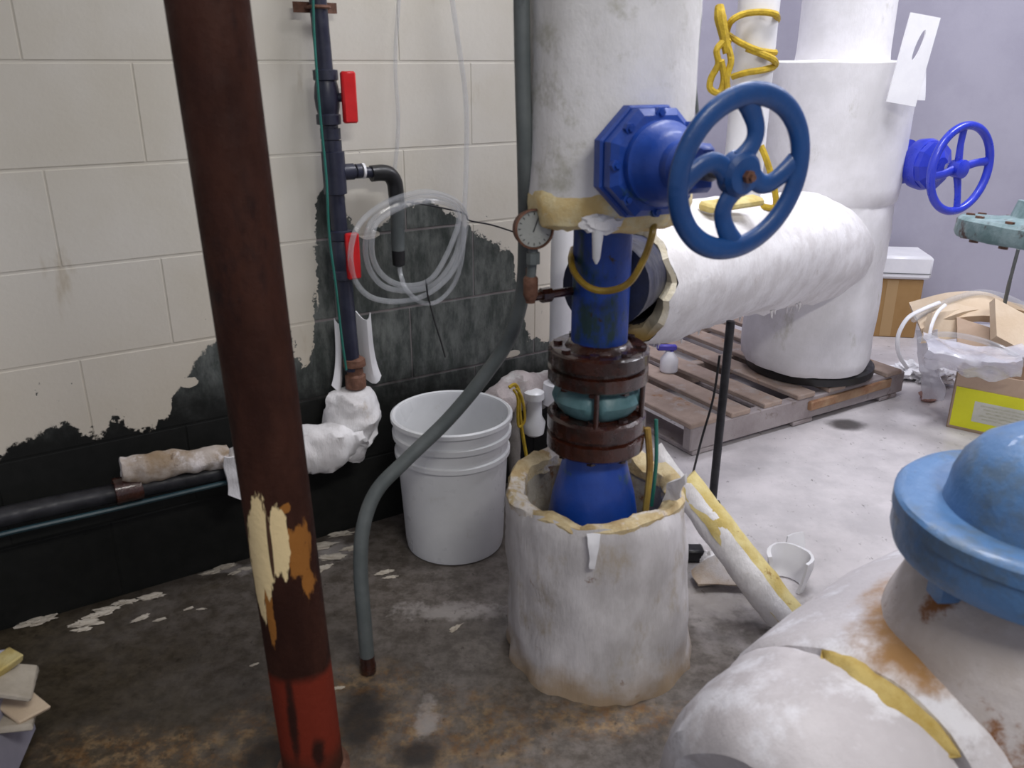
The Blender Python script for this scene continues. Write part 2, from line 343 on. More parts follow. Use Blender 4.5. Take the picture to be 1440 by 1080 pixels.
# concrete blocks in running bond, each a piece of its own, joints recessed
CH = .2032
bm_cache = {}
RW = Matrix.Rotation(math.atan2(WD.y, WD.x), 4, 'Z')
def block_mesh(wd):
    k = round(wd, 3)
    if k not in bm_cache:
        g = box((0, 0, 0), (wd - .0035, .09, CH - .006), None, .001); me = bpy.data.meshes.new('concrete_block')
        me.from_pydata(g[0], [], g[1]); me.materials.append(M_block); bm_cache[k] = me
    return bm_cache[k]
for row in range(13):
    z0 = row * CH; odd = row % 2
    j0 = .938 if row % 2 == 0 else 1.135   # measured joints: course 2 at u=.938, course 3 at u=1.127
    edges = [1.40]; u = j0
    while u + .4 < 1.39: u += .4
    while u > -1.9: edges.append(u); u -= .4
    for a, b in zip(edges[1:], edges[:-1]):
        if b < -.75 and row > 5: continue
        o = bpy.data.objects.new('concrete_block', block_mesh(b - a)); COL.objects.link(o)
        p = W((a + b) / 2, z0 + CH / 2, -.045 + random.uniform(-.0003, .0003)); o.matrix_world = Matrix.Translation(p) @ RW; o.parent = wl
ret0 = W(1.40, 0, 0)
bdir = Vector((1, -.15, 0)).normalized(); b0 = Vector((1.87, 4.13, 0))
t = (b0 - ret0); # return wall runs along WN until the back wall
den = WN.x * bdir.y - WN.y * bdir.x; s_ = (t.x * bdir.y - t.y * bdir.x) / den; ret1 = ret0 + WN * s_
def wallseg(name, a, b, m, th=.12, h=2.7, side=1):
    d = (b - a); L = d.length; d.normalize()
    return struct(name, box((L / 2, side * th / 2, h / 2), (L, th, h), Matrix.Translation(a) @ Matrix.Rotation(math.atan2(d.y, d.x), 4, 'Z')), m)
wallseg('wall_return', ret0 + WN * .13, ret1, M_lav, side=1)
wallseg('wall_back', ret1 - bdir * .1, b0 + bdir * 2.7, M_lav)
wallseg('wall_right', b0 + bdir * 2.7, Vector((4.4, -1.5, 0)), M_lav)

# ------------------------------------------------------------ rusty post
pb = Vector((-.366, 1.215, 0)); pr = .054; PT = Matrix.Translation(pb) @ Matrix.Rotation(R(-1.45), 4, 'Y')
M_post = mat('rusted_post_paint', (.024, .007, .004), (.050, .017, .010), 9, .7, bump=.5, bscale=60, stretch=(1, 1, .4), spec=.2,
    spots=(((.009, .004, .004), 7, .6, .08, (1, 1, .35)),), zlow=(((.17, .022, .010), .235, .012, .03), ((.055, .018, .010), .055, .03, .05)),
    ells=(((.30, .12, .025), [(.026, -.045, .485, .020, .03, .052), (.012, -.05, .565, .008, .03, .01), (-.03, -.045, .375, .007, .03, .06), (.034, -.04, .42, .010, .03, .03)], .75, 60, .12, (1, 1, .35)),
          ((.78, .62, .34), [(-.028, -.045, .50, .022, .04, .085), (-.001, -.05, .515, .016, .04, .062), (-.045, -.03, .45, .012, .04, .09)], .55, 55, .05, (1, 1, .22)),
          ((.07, .035, .02), [(-.016, -.052, .50, .0035, .03, .06)], .15, 30, .1), ((.03, .009, .006), [(-.012, -.05, .16, .008, .03, .09), (.025, -.05, .08, .01, .03, .03)], .5, 30, .5),))
P = T('steel_column', 'rusted dark brown steel post in the left foreground with peeled cream patch and red foot', 'post', pb)
P.p('shaft', lathe([(pr, 0), (pr, 2.7)], 40, PT), M_post)
P.p('base_collar', ruf(lathe([(pr + .012, 0), (pr + .012, .004), (pr + .006, .008), (pr + .002, .010)], 40, Matrix.Translation(pb)), .006, 20), M_rustdry)

# ------------------------------------------------------------ wall-mounted dark pvc line
def wpipe(pts, off): return [wp(x, y, off) for x, y in pts]
A = T('pvc_riser', 'thin dark blue plastic pipe running down the block wall with two red handled valves', 'pipe', W(.755, .45, .05))
bot = wp(496, 520, .05); top = wp(447, 0, .05); top = bot + (top - bot) * ((2.65 - bot.z) / (top.z - bot.z))
A.p('pipe', tube([top, bot], .0195, 16, smooth=False), M_pvc)
def on(y):  # point of the riser seen at picture height y
    lo, hi = .47, 2.0
    for _ in range(30):
        m_ = (lo + hi) / 2; q = top.lerp(bot, (top.z - m_) / (top.z - bot.z)); d = q.y * cp + (CAMH - q.z) * sp
        yy = 540 + FPX * ((CAMH - q.z) * cp - q.y * sp) / d
        if yy < y: hi = m_
        else: lo = m_
    return q
for y, face in ((137, .034), (358, .012)):
    c = on(y)
    v_ = A.p('valve_body', join(lathe([(.021, -.06), (.028, -.058), (.028, -.038), (.024, -.035), (.027, -.022), (.029, 0), (.027, .022), (.024, .035), (.028, .038), (.028, .058), (.021, .06)], 20, frame(c, (0, 0, 1))),
                            tube([c, c + WD * (.03 if face > .02 else .012) - WN * .02], .010, 10)), M_pvc)
    hm = frame(c + WD * (.041 if face > .02 else .016) - WN * (.03), (0, 0, 1), WD)
    A.p('valve_handle', box((0, 0, 0), (.034, .016, .112), hm, .004), M_red, v_)
for y in (188, 205): A.p('coupling', lathe([(.0235, -.012), (.0235, .012)], 16, frame(on(y), (0, 0, 1))), M_pvc)
tc = on(243)
A.p('tee', join(lathe([(.021, -.05), (.027, -.048), (.027, .048), (.021, .05)], 20, frame(tc, (0, 0, 1))), tube([tc, tc + WD * .048], .019, 14)), M_pvc)
e1 = wp(538, 243, .05); 
A.p('branch', join(tube([tc + WD * .03, e1], .013, 12), lathe([(.017, -.008), (.017, .004)], 12, frame(tc + WD * .062, WD))), M_pvc)
A.p('clamp_ring', lathe([(.0185, -.003), (.0185, .003)], 14, frame(tc + WD * .072, WD)), M_whitepl)
A.p('elbow', join(tube([e1 - WD * .03, e1, e1 + WD * .018 - Vector((0, 0, .006)), e1 + WD * .03 - Vector((0, 0, .024)), e1 + WD * .033 - Vector((0, 0, .05)), e1 + WD * .034 - Vector((0, 0, .085))], .0195, 14)), M_black)
n0 = e1 + WD * .034 - Vector((0, 0, .08)); n1 = wp(560, 352, .05); n2 = wp(561, 372, .05)
A.p('hose_barb', lathe([(.0165, 0), (.0175, (n0 - n1).length)], 14, frame(n1, n0 - n1)), M_grey)
A.p('hose_cap', lathe([(.010, -.004), (.016, 0), (.017, (n1 - n2).length)], 14, frame(n2, n1 - n2)), M_black)
A.p('rusted_union', ruf(lathe([(.02, -.05), (.027, -.045), (.027, -.015), (.021, -.01), (.021, .01), (.028, .012), (.028, .03), (.02, .035)], 16, frame(wp(499, 520, .05), (0, 0, 1))), .002, 60), M_rustdry)
A.p('wall_strap', join(box((0, 0, 0), (.10, .004, .022), frame(on(10) + WN * .022, (0, 0, 1), WD)), tube([on(10) + WD * .022 + WN * .02, on(10) + WD * .02 - WN * .012, on(10) - WN * .022, on(10) - WD * .02 - WN * .012, on(10) - WD * .022 + WN * .02], .004, 6)), M_rustdry)
single('ground_wire', 'thin green wire running down beside the dark plastic pipe on the block wall', 'wire',
       tube([wp(x, y, o_) for x, y, o_ in ((440, -60, .07), (441, 30, .075), (446, 110, .085), (452, 180, .08), (459, 250, .085), (463, 330, .085), (472, 400, .085), (480, 470, .08), (487, 520, .075))], .0032, 6), M_green, wp(487, 520, .075))
# white split sleeve flanking the pipe foot
def sleeve(side):
    def fn(s, t):
        z = .625 - .175 * t
        wdt = .026 + .014 * t ** 4
        u0 = .760 + side * (.022 + .006 * t * t)
        return W(u0 + side * s * wdt, z - .02 * math.sin(s * 3), .012 + .03 * math.sin(s * PI * .7))
    return sheet(5, 12, fn, .003)
S_ = T('pipe_sleeve', 'white split plastic sleeve flanking the foot of the dark wall pipe', 'sleeve', W(.755, .42, .02))
for sd in (-1, 1): S_.p('sleeve_half', sleeve(sd), M_whitepl)

# clear tubing coil
o1 = .085
coil = T('tubing_coil', 'coil of clear plastic tubing hanging on the peeled block wall', 'hose', wp(575, 420, o1))
def loop(pts, off): return tube([wp(x, y, off + .012 * math.sin(i * 1.3)) for i, (x, y) in enumerate(pts)], .0072, 8, closed=True)
coil.p('tube_loop', loop([(520, 300), (500, 325), (493, 360), (500, 395), (522, 418), (560, 424), (600, 414), (634, 385), (650, 345), (655, 305), (640, 282), (600, 270), (555, 280)], .09), M_hose)
coil.p('tube_loop', loop([(530, 303), (517, 325), (514, 355), (523, 385), (545, 405), (585, 408), (615, 396), (640, 360), (648, 320), (643, 290), (610, 276), (570, 283)], .075), M_hose)
coil.p('tube_loop', loop([(535, 308), (524, 330), (524, 360), (536, 385), (560, 400), (590, 400), (612, 386), (634, 345), (645, 305), (625, 285), (580, 285)], .10), M_hose)
coil.p('tube_end', tube([wp(x, y, o_) for x, y, o_ in ((561, 370, .05), (564, 388, .07), (572, 408, .10), (592, 425, .10), (615, 424, .09), (638, 400, .09), (650, 360, .09), (653, 300, .08), (656, 220, .06), (655, 140, .05), (646, 70, .05), (636, 0, .05), (628, -80, .05))], .0062, 8), M_hose)
coil.p('tube_end', tube([wp(x, y, .05) for x, y in ((548, 285), (556, 230), (560, 170), (556, 100), (558, 40), (566, -60))], .0048, 8), M_hose)
coil.p('cable_tie', tube([wp(x, y, o_) for x, y, o_ in ((599, 393, .10), (601, 412, .115), (604, 425, .10), (612, 455, .08), (620, 480, .07), (626, 502, .06))], .0025, 6), M_black)
single('hook_wire', 'thin dark wire stretched across the block wall from coil to pressure gauge', 'wire', tube([wp(x, y, .03) for x, y in ((572, 284), (610, 290), (652, 300), (660, 310), (690, 316), (722, 326))], .0022, 6), M_steel, wp(722, 326, .03))

# ------------------------------------------------------------ low pipe and insulation along wall
L_ = T('low_wall_pipe', 'dark pipe low on the wall with ragged white insulation, left of the bucket', 'pipe', W(.3, .0, .08))
off = .09
L_.p('pipe', tube([wp(-160, 770, off), wp(0, 728, off), wp(190, 688, off), wp(330, 660, off), wp(430, 640, off), wp(500, 600, off)], .022, 12), M_steel)
L_.p('cable', tube([wp(-160, 795, off + .02), wp(0, 752, off + .02), wp(150, 718, off + .02), (wp(320, 678, off + .02))], .006, 8), mat('dark_teal_cable', (.012, .035, .045), (.02, .05, .06), 9, .35, bump=0))
def sleeve_ins(pts, off, r, amp, seed, n=10):
    return ruf(tube([wp(x, y, off) for x, y in pts], r, 22, n=n), amp, 14, seed, amp * .45, 45)
L_.p('insulation_sleeve', sleeve_ins([(172, 662), (215, 655), (260, 650), (318, 645)], off, [.025, .031, .030, .028], .012, 2), mat('scorched_insulation', (.48, .42, .37), (.28, .20, .12), 12, .85, bump=.7, spots=(((.65, .6, .58), 8, .56, .05), ((.08, .04, .02), 14, .66, .04))))
L_.p('rusted_coupling', ruf(lathe([(.02, -.03), (.032, -.028), (.032, .028), (.02, .03)], 16, frame(wp(180, 688, off), WD)), .003, 50), M_rust)
L_.p('insulation_sleeve', sleeve_ins([(318, 668), (330, 660), (370, 645), (420, 635), (470, 622), (505, 608)], off, [.03, .052, .05, .055, .06, .055], .016, 5), M_fuzz)
L_.p('insulation_elbow', sleeve_ins([(478, 640), (490, 612), (496, 580), (497, 552)], off - .02, [.045, .072, .072, .045], .02, 8), M_fuzz)
L_.p('hanging_flap', ruf(sheet(6, 8, lambda s, t: wp(314 + 26 * s + 6 * t, 640 + 55 * t + 8 * s * t, off + .055), .006), .006, 25), M_fuzz)
D_ = T('wall_pipe_insulation', 'dirty white lagging on a low pipe between the bucket and rusty flanges', 'insulation', W(1.2, 0, .08))
D_.p('lagging', ruf(tube([wp(x, y, .07) for x, y in ((676, 572), (695, 566), (730, 552), (775, 545), (800, 540))], [.03, .05, .05, .055, .05], 20, n=10), .02, 14, 3, .01, 40), mat('pinkish_lagging', (.52, .46, .45), (.40, .35, .34), 12, .9, bump=.9, bscale=60, spots=(((.62, .6, .58), 9, .58, .05), ((.12, .08, .05), 14, .66, .04))))
D_.p('drain_valve', ruf(lathe([(.018, -.06), (.03, -.05), (.034, -.02), (.022, 0), (.022, .05), (.03, .055), (.03, .075), (.018, .08)], 16, frame(wp(751, 585, .12), (0, 0, 1))), .003, 40), M_bucket)
D_.p('drop_leg', ruf(tube([wp(723, 570, .1), wp(722, 620, .1), wp(726, 680, .1)], .02, 12), .008, 20, 3), mat('grey_lagging', (.30, .28, .26), (.22, .2, .18), 12, .9, bump=.8))
D_.p('end_cap', lathe([(.025, -.035), (.032, -.03), (.032, .03), (.024, .035)], 18, frame(wp(778, 553, .13), (.1, 0, 1))), M_whitepl)
single('yellow_twine', 'yellow twine hanging off the low lagging between bucket and flanges', 'rope', join(
    tube([wp(x, y, .16) for x, y in ((716, 545), (724, 541), (730, 552), (731, 580), (735, 610), (741, 645))], .0055, 6),
    tube([wp(x, y, .165) for x, y in ((722, 548), (728, 560), (728, 585), (730, 600), (738, 590), (734, 560), (726, 546))], .004, 6)), M_yellow, wp(741, 645, .16))

# ------------------------------------------------------------ bucket
bc = Vector((-.155, 2.01, 0))
Bk = T('plastic_bucket', 'empty round white plastic bucket with raised bands standing by the block wall', 'bucket', bc)
BM = Matrix.Translation(bc)
Bk.p('shell', lathe([(.0, .004), (.118, .0), (.128, .004), (.131, .02), (.143, .27), (.150, .272), (.150, .284), (.144, .286), (.145, .318), (.153, .322), (.154, .336), (.147, .338), (.148, .362), (.153, .365), (.154, .374), (.150, .377), (.145, .375), (.142, .36), (.127, .02), (.0, .012)], 56, BM, caps=False), M_bucket)
Bk.p('rim', lathe([(.150, .366), (.1565, .368), (.1565, .378), (.151, .381), (.146, .378), (.146, .368)], 56, BM, caps=False), M_bucket)

# ------------------------------------------------------------ grey conduit
cpts = [at(733, -330, 1.52), at(733, -60, 1.52), at(735, 100, 1.52), at(738, 230, 1.53), at(739, 330, 1.60), at(735, 410, 1.66), at(716, 475, 1.68), at(680, 530, 1.68), at(630, 590, 1.66), at(570, 648, 1.62), at(530, 690, 1.585), at(511, 740, 1.55), at(507, 800, 1.52), at(512, 870, 1.49), fl(518, 945)]
Cn = T('flexible_conduit', 'grey flexible conduit hanging down and sweeping left of the gauge to the floor', 'conduit', cpts[-1])
Cn.p('sheath', tube(cpts, [.0138] * 4 + [.0145, .015] + [.0155] * 9, 14, n=8), M_grey)
Cn.p('end_fitting', lathe([(.0165, 0), (.018, .004), (.018, .02), (.0165, .026), (.016, .04)], 14, frame(cpts[-1] + Vector((0, 0, -.0)), (-.03, .05, 1))), M_rust)

# ------------------------------------------------------------ floor-standing insulation shell
sc = Vector((.172, 1.575, 0))
Sh = T('insulation_shell', 'dirty white cylindrical insulation shell standing open on the floor around the blue reducer', 'insulation', sc)
def shell_out(seg=72, rows=22):
    v, f = [], []
    for j in range(rows + 1):
        t = j / rows
        for i in range(seg):
            a = 2 * PI * i / seg; h = .397 + .022 * noise.noise(Vector((math.cos(a) * 2, math.sin(a) * 2, 4))) + .035 * max(0, math.sin(a - .1)) * .3
            r = .190 + .012 * (1 - t) ** 3 + .008 * noise.noise(Vector((math.cos(a) * 3, math.sin(a) * 3, t * 4))) + .003 * noise.noise(Vector((math.cos(a) * 14, math.sin(a) * 14, t * 16)))
            if t < .08: r += .012 * noise.noise(Vector((math.cos(a) * 6, math.sin(a) * 6, 9)))
            if t > .9: r -= .010 * ((t - .9) / .1) ** 2
            v.append(sc + Vector((r * math.cos(a) + .022 * (1 - t), r * math.sin(a), h * t)))
    for j in range(rows):
        for i in range(seg):
            k = (i + 1) % seg; f.append((j * seg + i, j * seg + k, (j + 1) * seg + k, (j + 1) * seg + i))
    return v, f
so = shell_out()
topr = so[0][-72:]
def ring(src, k, dz):
    return [sc + Vector(((p.x - sc.x) * k, (p.y - sc.y) * k, p.z + dz(p) if callable(dz) else p.z + dz)) for p in src]
Sh.p('outer_jacket', so, M_shell)
def strip(rings):
    v, f = [], []
    n = len(rings[0])
    for r_ in rings: v += r_
    for j in range(len(rings) - 1):
        for i in range(n):
            k = (i + 1) % n; f.append((j * n + i, j * n + k, (j + 1) * n + k, (j + 1) * n + i))
    return v, f
nz = lambda s: (lambda p: s + .012 * noise.noise(p * 30))
Sh.p('lip', ruf(strip([ring(topr, 1.005, -.03), ring(topr, 1.02, nz(-.004)), ring(topr, .98, nz(.006)), ring(topr, .90, nz(.004)), ring(topr, .82, nz(-.006)), ring(topr, .79, -.03)]), .006, 30, 2, .003, 70), M_lip)
Sh.p('inner_wall', ruf(strip([ring(topr, .80, -.02), ring(topr, .775, -.12), ring(topr, .78, -.25), ring(topr, .80, -.38)]), .006, 16, 6), M_shellin)
Sh.p('torn_flap', ruf(sheet(4, 10, lambda s, t: sc + Vector((-.02 + .016 * (s - .5) * (1 - .6 * t) * 1.5, -.196 - .006 * math.sin(t * 3), .395 - .072 * t)), .004), .003, 60), M_whitepl)
Sh.p('torn_strip', ruf(sheet(4, 8, lambda s, t: sc + Vector((.135 + .03 * s, -.075 - .04 * s + .02 * t, .44 - .06 * t + .04 * s)), .006), .01, 30), M_fuzz)

# ------------------------------------------------------------ blue riser with flanges
X0, Y0 = .168, 1.56
def zc(y, Y=Y0): return at(840, y, Y).z
PM = Matrix.Translation((X0, Y0, 0))
V = T('blue_riser_pipe', 'blue vertical pipe with two wet rusty flanges rising out of the open insulation shell', 'pipe', (X0, Y0, 0))
zf1t, zf1b = .70, .64     # upper flange pair
zf2t, zf2b = .60, .535
V.p('upper_pipe', lathe([(.0545, zf1t - .01), (.0545, 1.0)], 36, PM), M_bluepipe)
def flange(z0, z1, bolts=True, r=.098):
    h = z1 - z0
    return ruf(lathe([(.06, z0), (r - .006, z0), (r, z0 + .005), (r, z0 + h * .42), (r - .008, z0 + h * .46), (r - .008, z0 + h * .54), (r, z0 + h * .58), (r, z1 - .005), (r - .006, z1), (.066, z1), (.06, z1 + .008), (.054, z1 + .012)], 44, PM), .0015, 60)
fa = V.p('flange', flange(.636, .706), M_rust)
fb = V.p('flange', flange(.495, .572), M_rust)
for F_, z0, z1 in ((fa, .636, .706), (fb, .495, .572)):
    for k in range(8):
        a = 2 * PI * (k + .5) / 8 + .2; c = Vector((X0 + .080 * math.cos(a), Y0 + .080 * math.sin(a), 0))
        V.p('bolt', lathe([(.010, z0 - .007), (.010, z0 + .003), (.006, z0 + .004), (.006, z1 - .004), (.010, z1 - .003), (.010, z1 + .006)], 6, Matrix.Translation(c)), M_rust, F_)
def lobed():
    g = lathe([(.062, .570), (.072, .576), (.084, .590), (.089, .604), (.084, .618), (.072, .632), (.062, .638)], 72, PM)
    out = []
    for p in g[0]:
        d = Vector((p.x - X0, p.y - Y0, 0)); a = math.atan2(d.y, d.x); k = 1 - .16 * max(0, 1 - abs(((a + 1.68) / (2 * PI / 5) + .5) % 1 - .5) * 7) ** 2
        out.append(Vector((X0 + d.x * k, Y0 + d.y * k, p.z)))
    return out, g[1]
V.p('flexible_joint', lobed(), M_teal)
for a in (-1.68, -.36, 2.6): 
    V.p('control_rod', lathe([(.0055, .56), (.0055, .645)], 10, Matrix.Translation((X0 + .090 * math.cos(a), Y0 + .090 * math.sin(a), 0))), M_rust)
V.p('reducer', lathe([(.050, .505), (.058, .49), (.084, .39), (.094, .33), (.095, .0)], 36, PM), M_blue)
V.p('drain_tube', tube([(X0 + .10, Y0 - .02, .54), (X0 + .108, Y0 - .03, .46), (X0 + .105, Y0 - .03, .36)], .007, 8), M_bfoam)
V.p('sample_tube', tube([(X0 + .12, Y0 - .0, .55), (X0 + .124, Y0 - .01, .46), (X0 + .12, Y0 - .01, .36)], .004, 8), M_green)
# tee branch to the right rear
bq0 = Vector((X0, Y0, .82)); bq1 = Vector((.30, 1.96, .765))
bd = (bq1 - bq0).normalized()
V.p('branch_pipe', lathe([(.085, 0), (.085, .12), (.085, (bq1 - bq0).length + .2)], 32, frame(bq0 + bd * .04, bd)), mat('shaded_blue_pipe', (.003, .010, .05), (.004, .006, .02), 9, .5, bump=.3))  # riser blue taken down to near-black navy, shade put into the colour

# ------------------------------------------------------------ riser canvas
rc = Vector((.172, 1.575, .965)); rr = .148
Rz = T('riser_insulation', 'thick white canvas insulated riser column above the blue pipe, left of the big handwheel', 'insulation', rc)
def jack(seg=64, rows=40, z1=2.68):
    v, f = [], []
    for j in range(rows + 1):
        t = j / rows
        for i in range(seg):
            a = 2 * PI * i / seg; z = rc.z + .03 + (z1 - rc.z) * t - (0 if t else .012 * noise.noise(Vector((math.cos(a) * 4, math.sin(a) * 4, 0))))
            r = rr + .004 * noise.noise(Vector((math.cos(a) * 2, math.sin(a) * 2, z * 3))) + .0022 * noise.noise(Vector((math.cos(a) * 9, math.sin(a) * 9, z * 22)))
            v.append(Vector((rc.x + r * math.cos(a), rc.y + r * math.sin(a), z)))
    for j in range(rows):
        for i in range(seg):
            k = (i + 1) % seg; f.append((j * seg + i, j * seg + k, (j + 1) * seg + k, (j + 1) * seg + i))
    return v, f
Rz.p('canvas_jacket', jack(), M_riser)
Rz.p('foam_edge', ruf(lathe([(.07, -.035), (.13, -.03), (.146, -.02), (.152, .005), (.152, .022), (.147, .034)], 56, Matrix.Translation(rc + Vector((0, 0, .012))), caps=False), .010, 18, 5, .005, 50), M_foamo)
Rz.p('foam_drip', ruf(lathe([(.002, -.05), (.007, -.04), (.010, 0), (.012, .03)], 12, Matrix.Translation(at(840, 330, 1.425))), .002, 30), M_bucket)
Rz.p('torn_tuft', blob(at(845, 314, 1.425), (.034, .012, .016), .5, 3, 3, seed=3), M_fuzz)

# pale pipe behind the riser on the return wall
single('white_drop_pipe', 'slim white pipe dropping behind the blue riser beside the corner of the block wall', 'pipe', lathe([(.034, .0), (.034, 2.68)], 24, Matrix.Translation((at(791, 400, 2.28).x, 2.28, 0))), M_whitepl, (at(791, 400, 2.28).x, 2.28, .0))

# ------------------------------------------------------------ pressure gauge
gc = at(750, 322, 1.50)
G = T('pressure_gauge', 'round pressure gauge with rusted case beside the grey conduit', 'gauge', gc - Vector((0, 0, .14)))
gd = Vector((.22, -.93, .12))
GM = frame(gc, gd)
G.p('case', lathe([(.0, -.030), (.028, -.030), (.032, -.026), (.033, 0), (.0355, .003), (.0355, .010), (.032, .012), (.032, .006)], 36, GM, caps=False), M_rustdry)
dl = G.p('dial', lathe([(.0315, .002), (.0315, .006)], 32, GM), M_gaugeface)
ticks = join(*[box((.028 * math.cos(a), .028 * math.sin(a), .0068), (.004, .0012, .0012), GM @ Matrix.Translation((0, 0, 0))) if False else xf(box((.0265, 0, .0068), (.004, .0012, .0012)), GM @ Matrix.Rotation(a, 4, 'Z')) for a in [k * PI / 8 for k in range(16)]])
G.p('scale_mark', ticks, M_steel, dl)
G.p('needle', xf(box((.008, 0, .0078), (.026, .0018, .0012)), GM @ Matrix.Rotation(R(70), 4, 'Z')), M_black, dl)
g2 = at(746, 418, 1.51); g3 = at(812, 408, 1.56)
G.p('stem', join(tube([gc - Vector((0, 0, .034)), g2 + Vector((0, 0, .03))], .009, 12), lathe([(.013, 0), (.013, .02)], 8, Matrix.Translation(gc - Vector((0, 0, .062))))), M_grey)
G.p('gauge_cock', join(lathe([(.010, -.01), (.014, 0), (.014, .03), (.010, .035)], 12, Matrix.Translation(g2 + Vector((0, 0, .005)))), tube([g2 + Vector((0, 0, .055)), g2 - Vector((0, 0, .01))], .009, 10)), M_rustdry)
G.p('nipple', join(tube([g2, g3], .0085, 10), lathe([(.014, -.008), (.014, .012)], 8, frame(g2 + (g3 - g2) * .3, g3 - g2))), M_rust)

# yellow tube looped on the blue pipe
single('yellow_tube', 'slack yellow tube looping around the blue riser pipe below the valve', 'tube', tube([at(*q) for q in ((921, 300, 1.47), (917, 330, 1.44), (905, 365, 1.44), (884, 398, 1.45), (855, 409, 1.46), (828, 404, 1.47), (809, 385, 1.50), (803, 365, 1.54), (806, 350, 1.60))], .0062, 8, n=8), M_ycord, at(855, 409, 1.46))

# ------------------------------------------------------------ big valve + handwheel
vo = Vector((.150, 1.56, at(910, 232, 1.40).z)); wc = at(1042, 245, 1.183)
vd = (wc - vo).normalized(); VL = (wc - vo).length
Vv = T('gear_valve', 'large blue valve with octagonal bonnet and big four spoke handwheel on the canvas riser', 'valve', vo - Vector((0, 0, .1)))
VM = frame(vo, vd, (0, 0, 1))
def oct_(prof): return lathe(prof, 8, VM @ Matrix.Rotation(0, 4, 'Z'))
Vv.p('body', lathe([(.06, .08), (.07, .152)], 32, VM), M_blue)
Vv.p('bonnet_flange', oct_([(.088, .148), (.094, .152), (.094, .170), (.090, .173)]), M_blue, smooth=False)
bn_ = Vv.p('bonnet', join(oct_([(.084, .173), (.089, .177), (.089, .196), (.078, .206), (.066, .208)])), M_blue, smooth=False)
Vv.p('gear_housing', lathe([(.066, .205), (.066, .222), (.060, .228), (.056, .250), (.047, .262), (.040, .268), (.040, .285), (.034, .290), (.026, .30)], 40, VM), M_blue)
for k in range(8):
    a = 2 * PI * k / 8 + PI / 8 * 0
    Vv.p('bolt', lathe([(.009, .196), (.009, .206), (.005, .2065), (.005, .211)], 6, VM @ Matrix.Translation((.076 * math.cos(a), .076 * math.sin(a), 0))), M_blue, bn_)
Vv.p('yoke', join(box((.0, 0, .305), (.07, .05, .034), VM, .008), tube([VM @ Vector((.0, .02, .30)), VM @ Vector((.02, .035, .33)), VM @ Vector((.02, .03, .352))], .013, 10)), M_blue)
Vv.p('stem', lathe([(.016, .29), (.016, .345), (.011, .35), (.011, VL - .01)], 20, VM), mat('grey_stem_steel', (.10, .10, .12), (.18, .18, .2), 20, .4, metal=.6))
hn = (Matrix.Rotation(R(4), 3, 'Z') @ vd + Vector((0, 0, -.14))).normalized()
HM = frame(wc, hn, (0, 0, 1)) @ Matrix.Rotation(R(-3), 4, 'Z')
RR = .1055
hw = Vv.p('handwheel', xf(tube([(RR * math.cos(a), RR * math.sin(a), 0) for a in [2 * PI * k / 48 for k in range(48)]], .0155, 14, n=2, closed=True, flat=.62, up=(0, 0, 1)), HM), M_wheel)
def spoke(ang):
    n_ = 14; pts = []
    for i in range(n_ + 1):
        t = i / n_; r = .018 + (.098 - .018) * t; pts.append((r, -.017 * math.sin(t * PI * 1.22) + .002, -.004))
    g = tube(pts, [.017, .016, .015, .0145, .014, .014, .014, .014, .014, .014, .0145, .015, .0155, .017, .019], 12, n=1, flat=.55, up=(0, 0, 1))
    return xf(g, HM @ Matrix.Rotation(ang, 4, 'Z'))
for k in range(4): Vv.p('spoke', spoke(k * PI / 2), M_wheel, hw)
Vv.p('hub', lathe([(.026, -.018), (.031, -.014), (.031, .004), (.025, .011), (.010, .013)], 28, HM), M_wheel, hw)
Vv.p('hub_nut', lathe([(.009, .012), (.009, .020), (.005, .021), (.005, .026)], 6, HM), M_rustdry, hw)

# ------------------------------------------------------------ insulated vessel and branch
vc = Vector((1.115, 3.07, .122))
Ve = T('insulated_vessel', 'tall white insulated vertical vessel standing on the wooden pallet', 'vessel', vc)
VeM = Matrix.Translation((vc.x, vc.y, 0))
def vz(y): return at(1180, y, 2.85).z
z_top = 1.222; z_step = vz(288)
Ve.p('lower_jacket', ruf(lathe([(.19, .155), (.222, .16), (.234, .18)] + [(.236, .16 + k * .05) for k in range(1, int((z_step - .16) / .05))] + [(.236, z_step + .02)], 56, VeM), .008, 6, 3, .004, 30), M_jacket)
Ve.p('upper_jacket', ruf(lathe([(.225, z_step - .02), (.240, z_step + .0), (.245, z_step + .05), (.246, .95), (.248, 1.05), (.250, 1.15), (.251, z_top - .004), (.244, z_top), (.15, z_top + .004)], 56, VeM), .004, 6, 4, .0015, 40), M_jacket)
Ve.p('black_base', lathe([(.22, .122), (.235, .124), (.235, .15), (.225, .158)], 40, VeM @ Matrix.Translation((.03, .02, 0))), M_black)
Ve.p('outlet_pipe', ruf(lathe([(.155, z_top - .02), (.150, z_top + .03)] + [(.150, z_top + .1 * k) for k in range(1, 15)] + [(.150, 2.69)], 40, VeM), .003, 5, 2), M_jacket)
ba = Vector((.250, 1.885, .752)); bb = Vector((1.10, 3.0, .60))
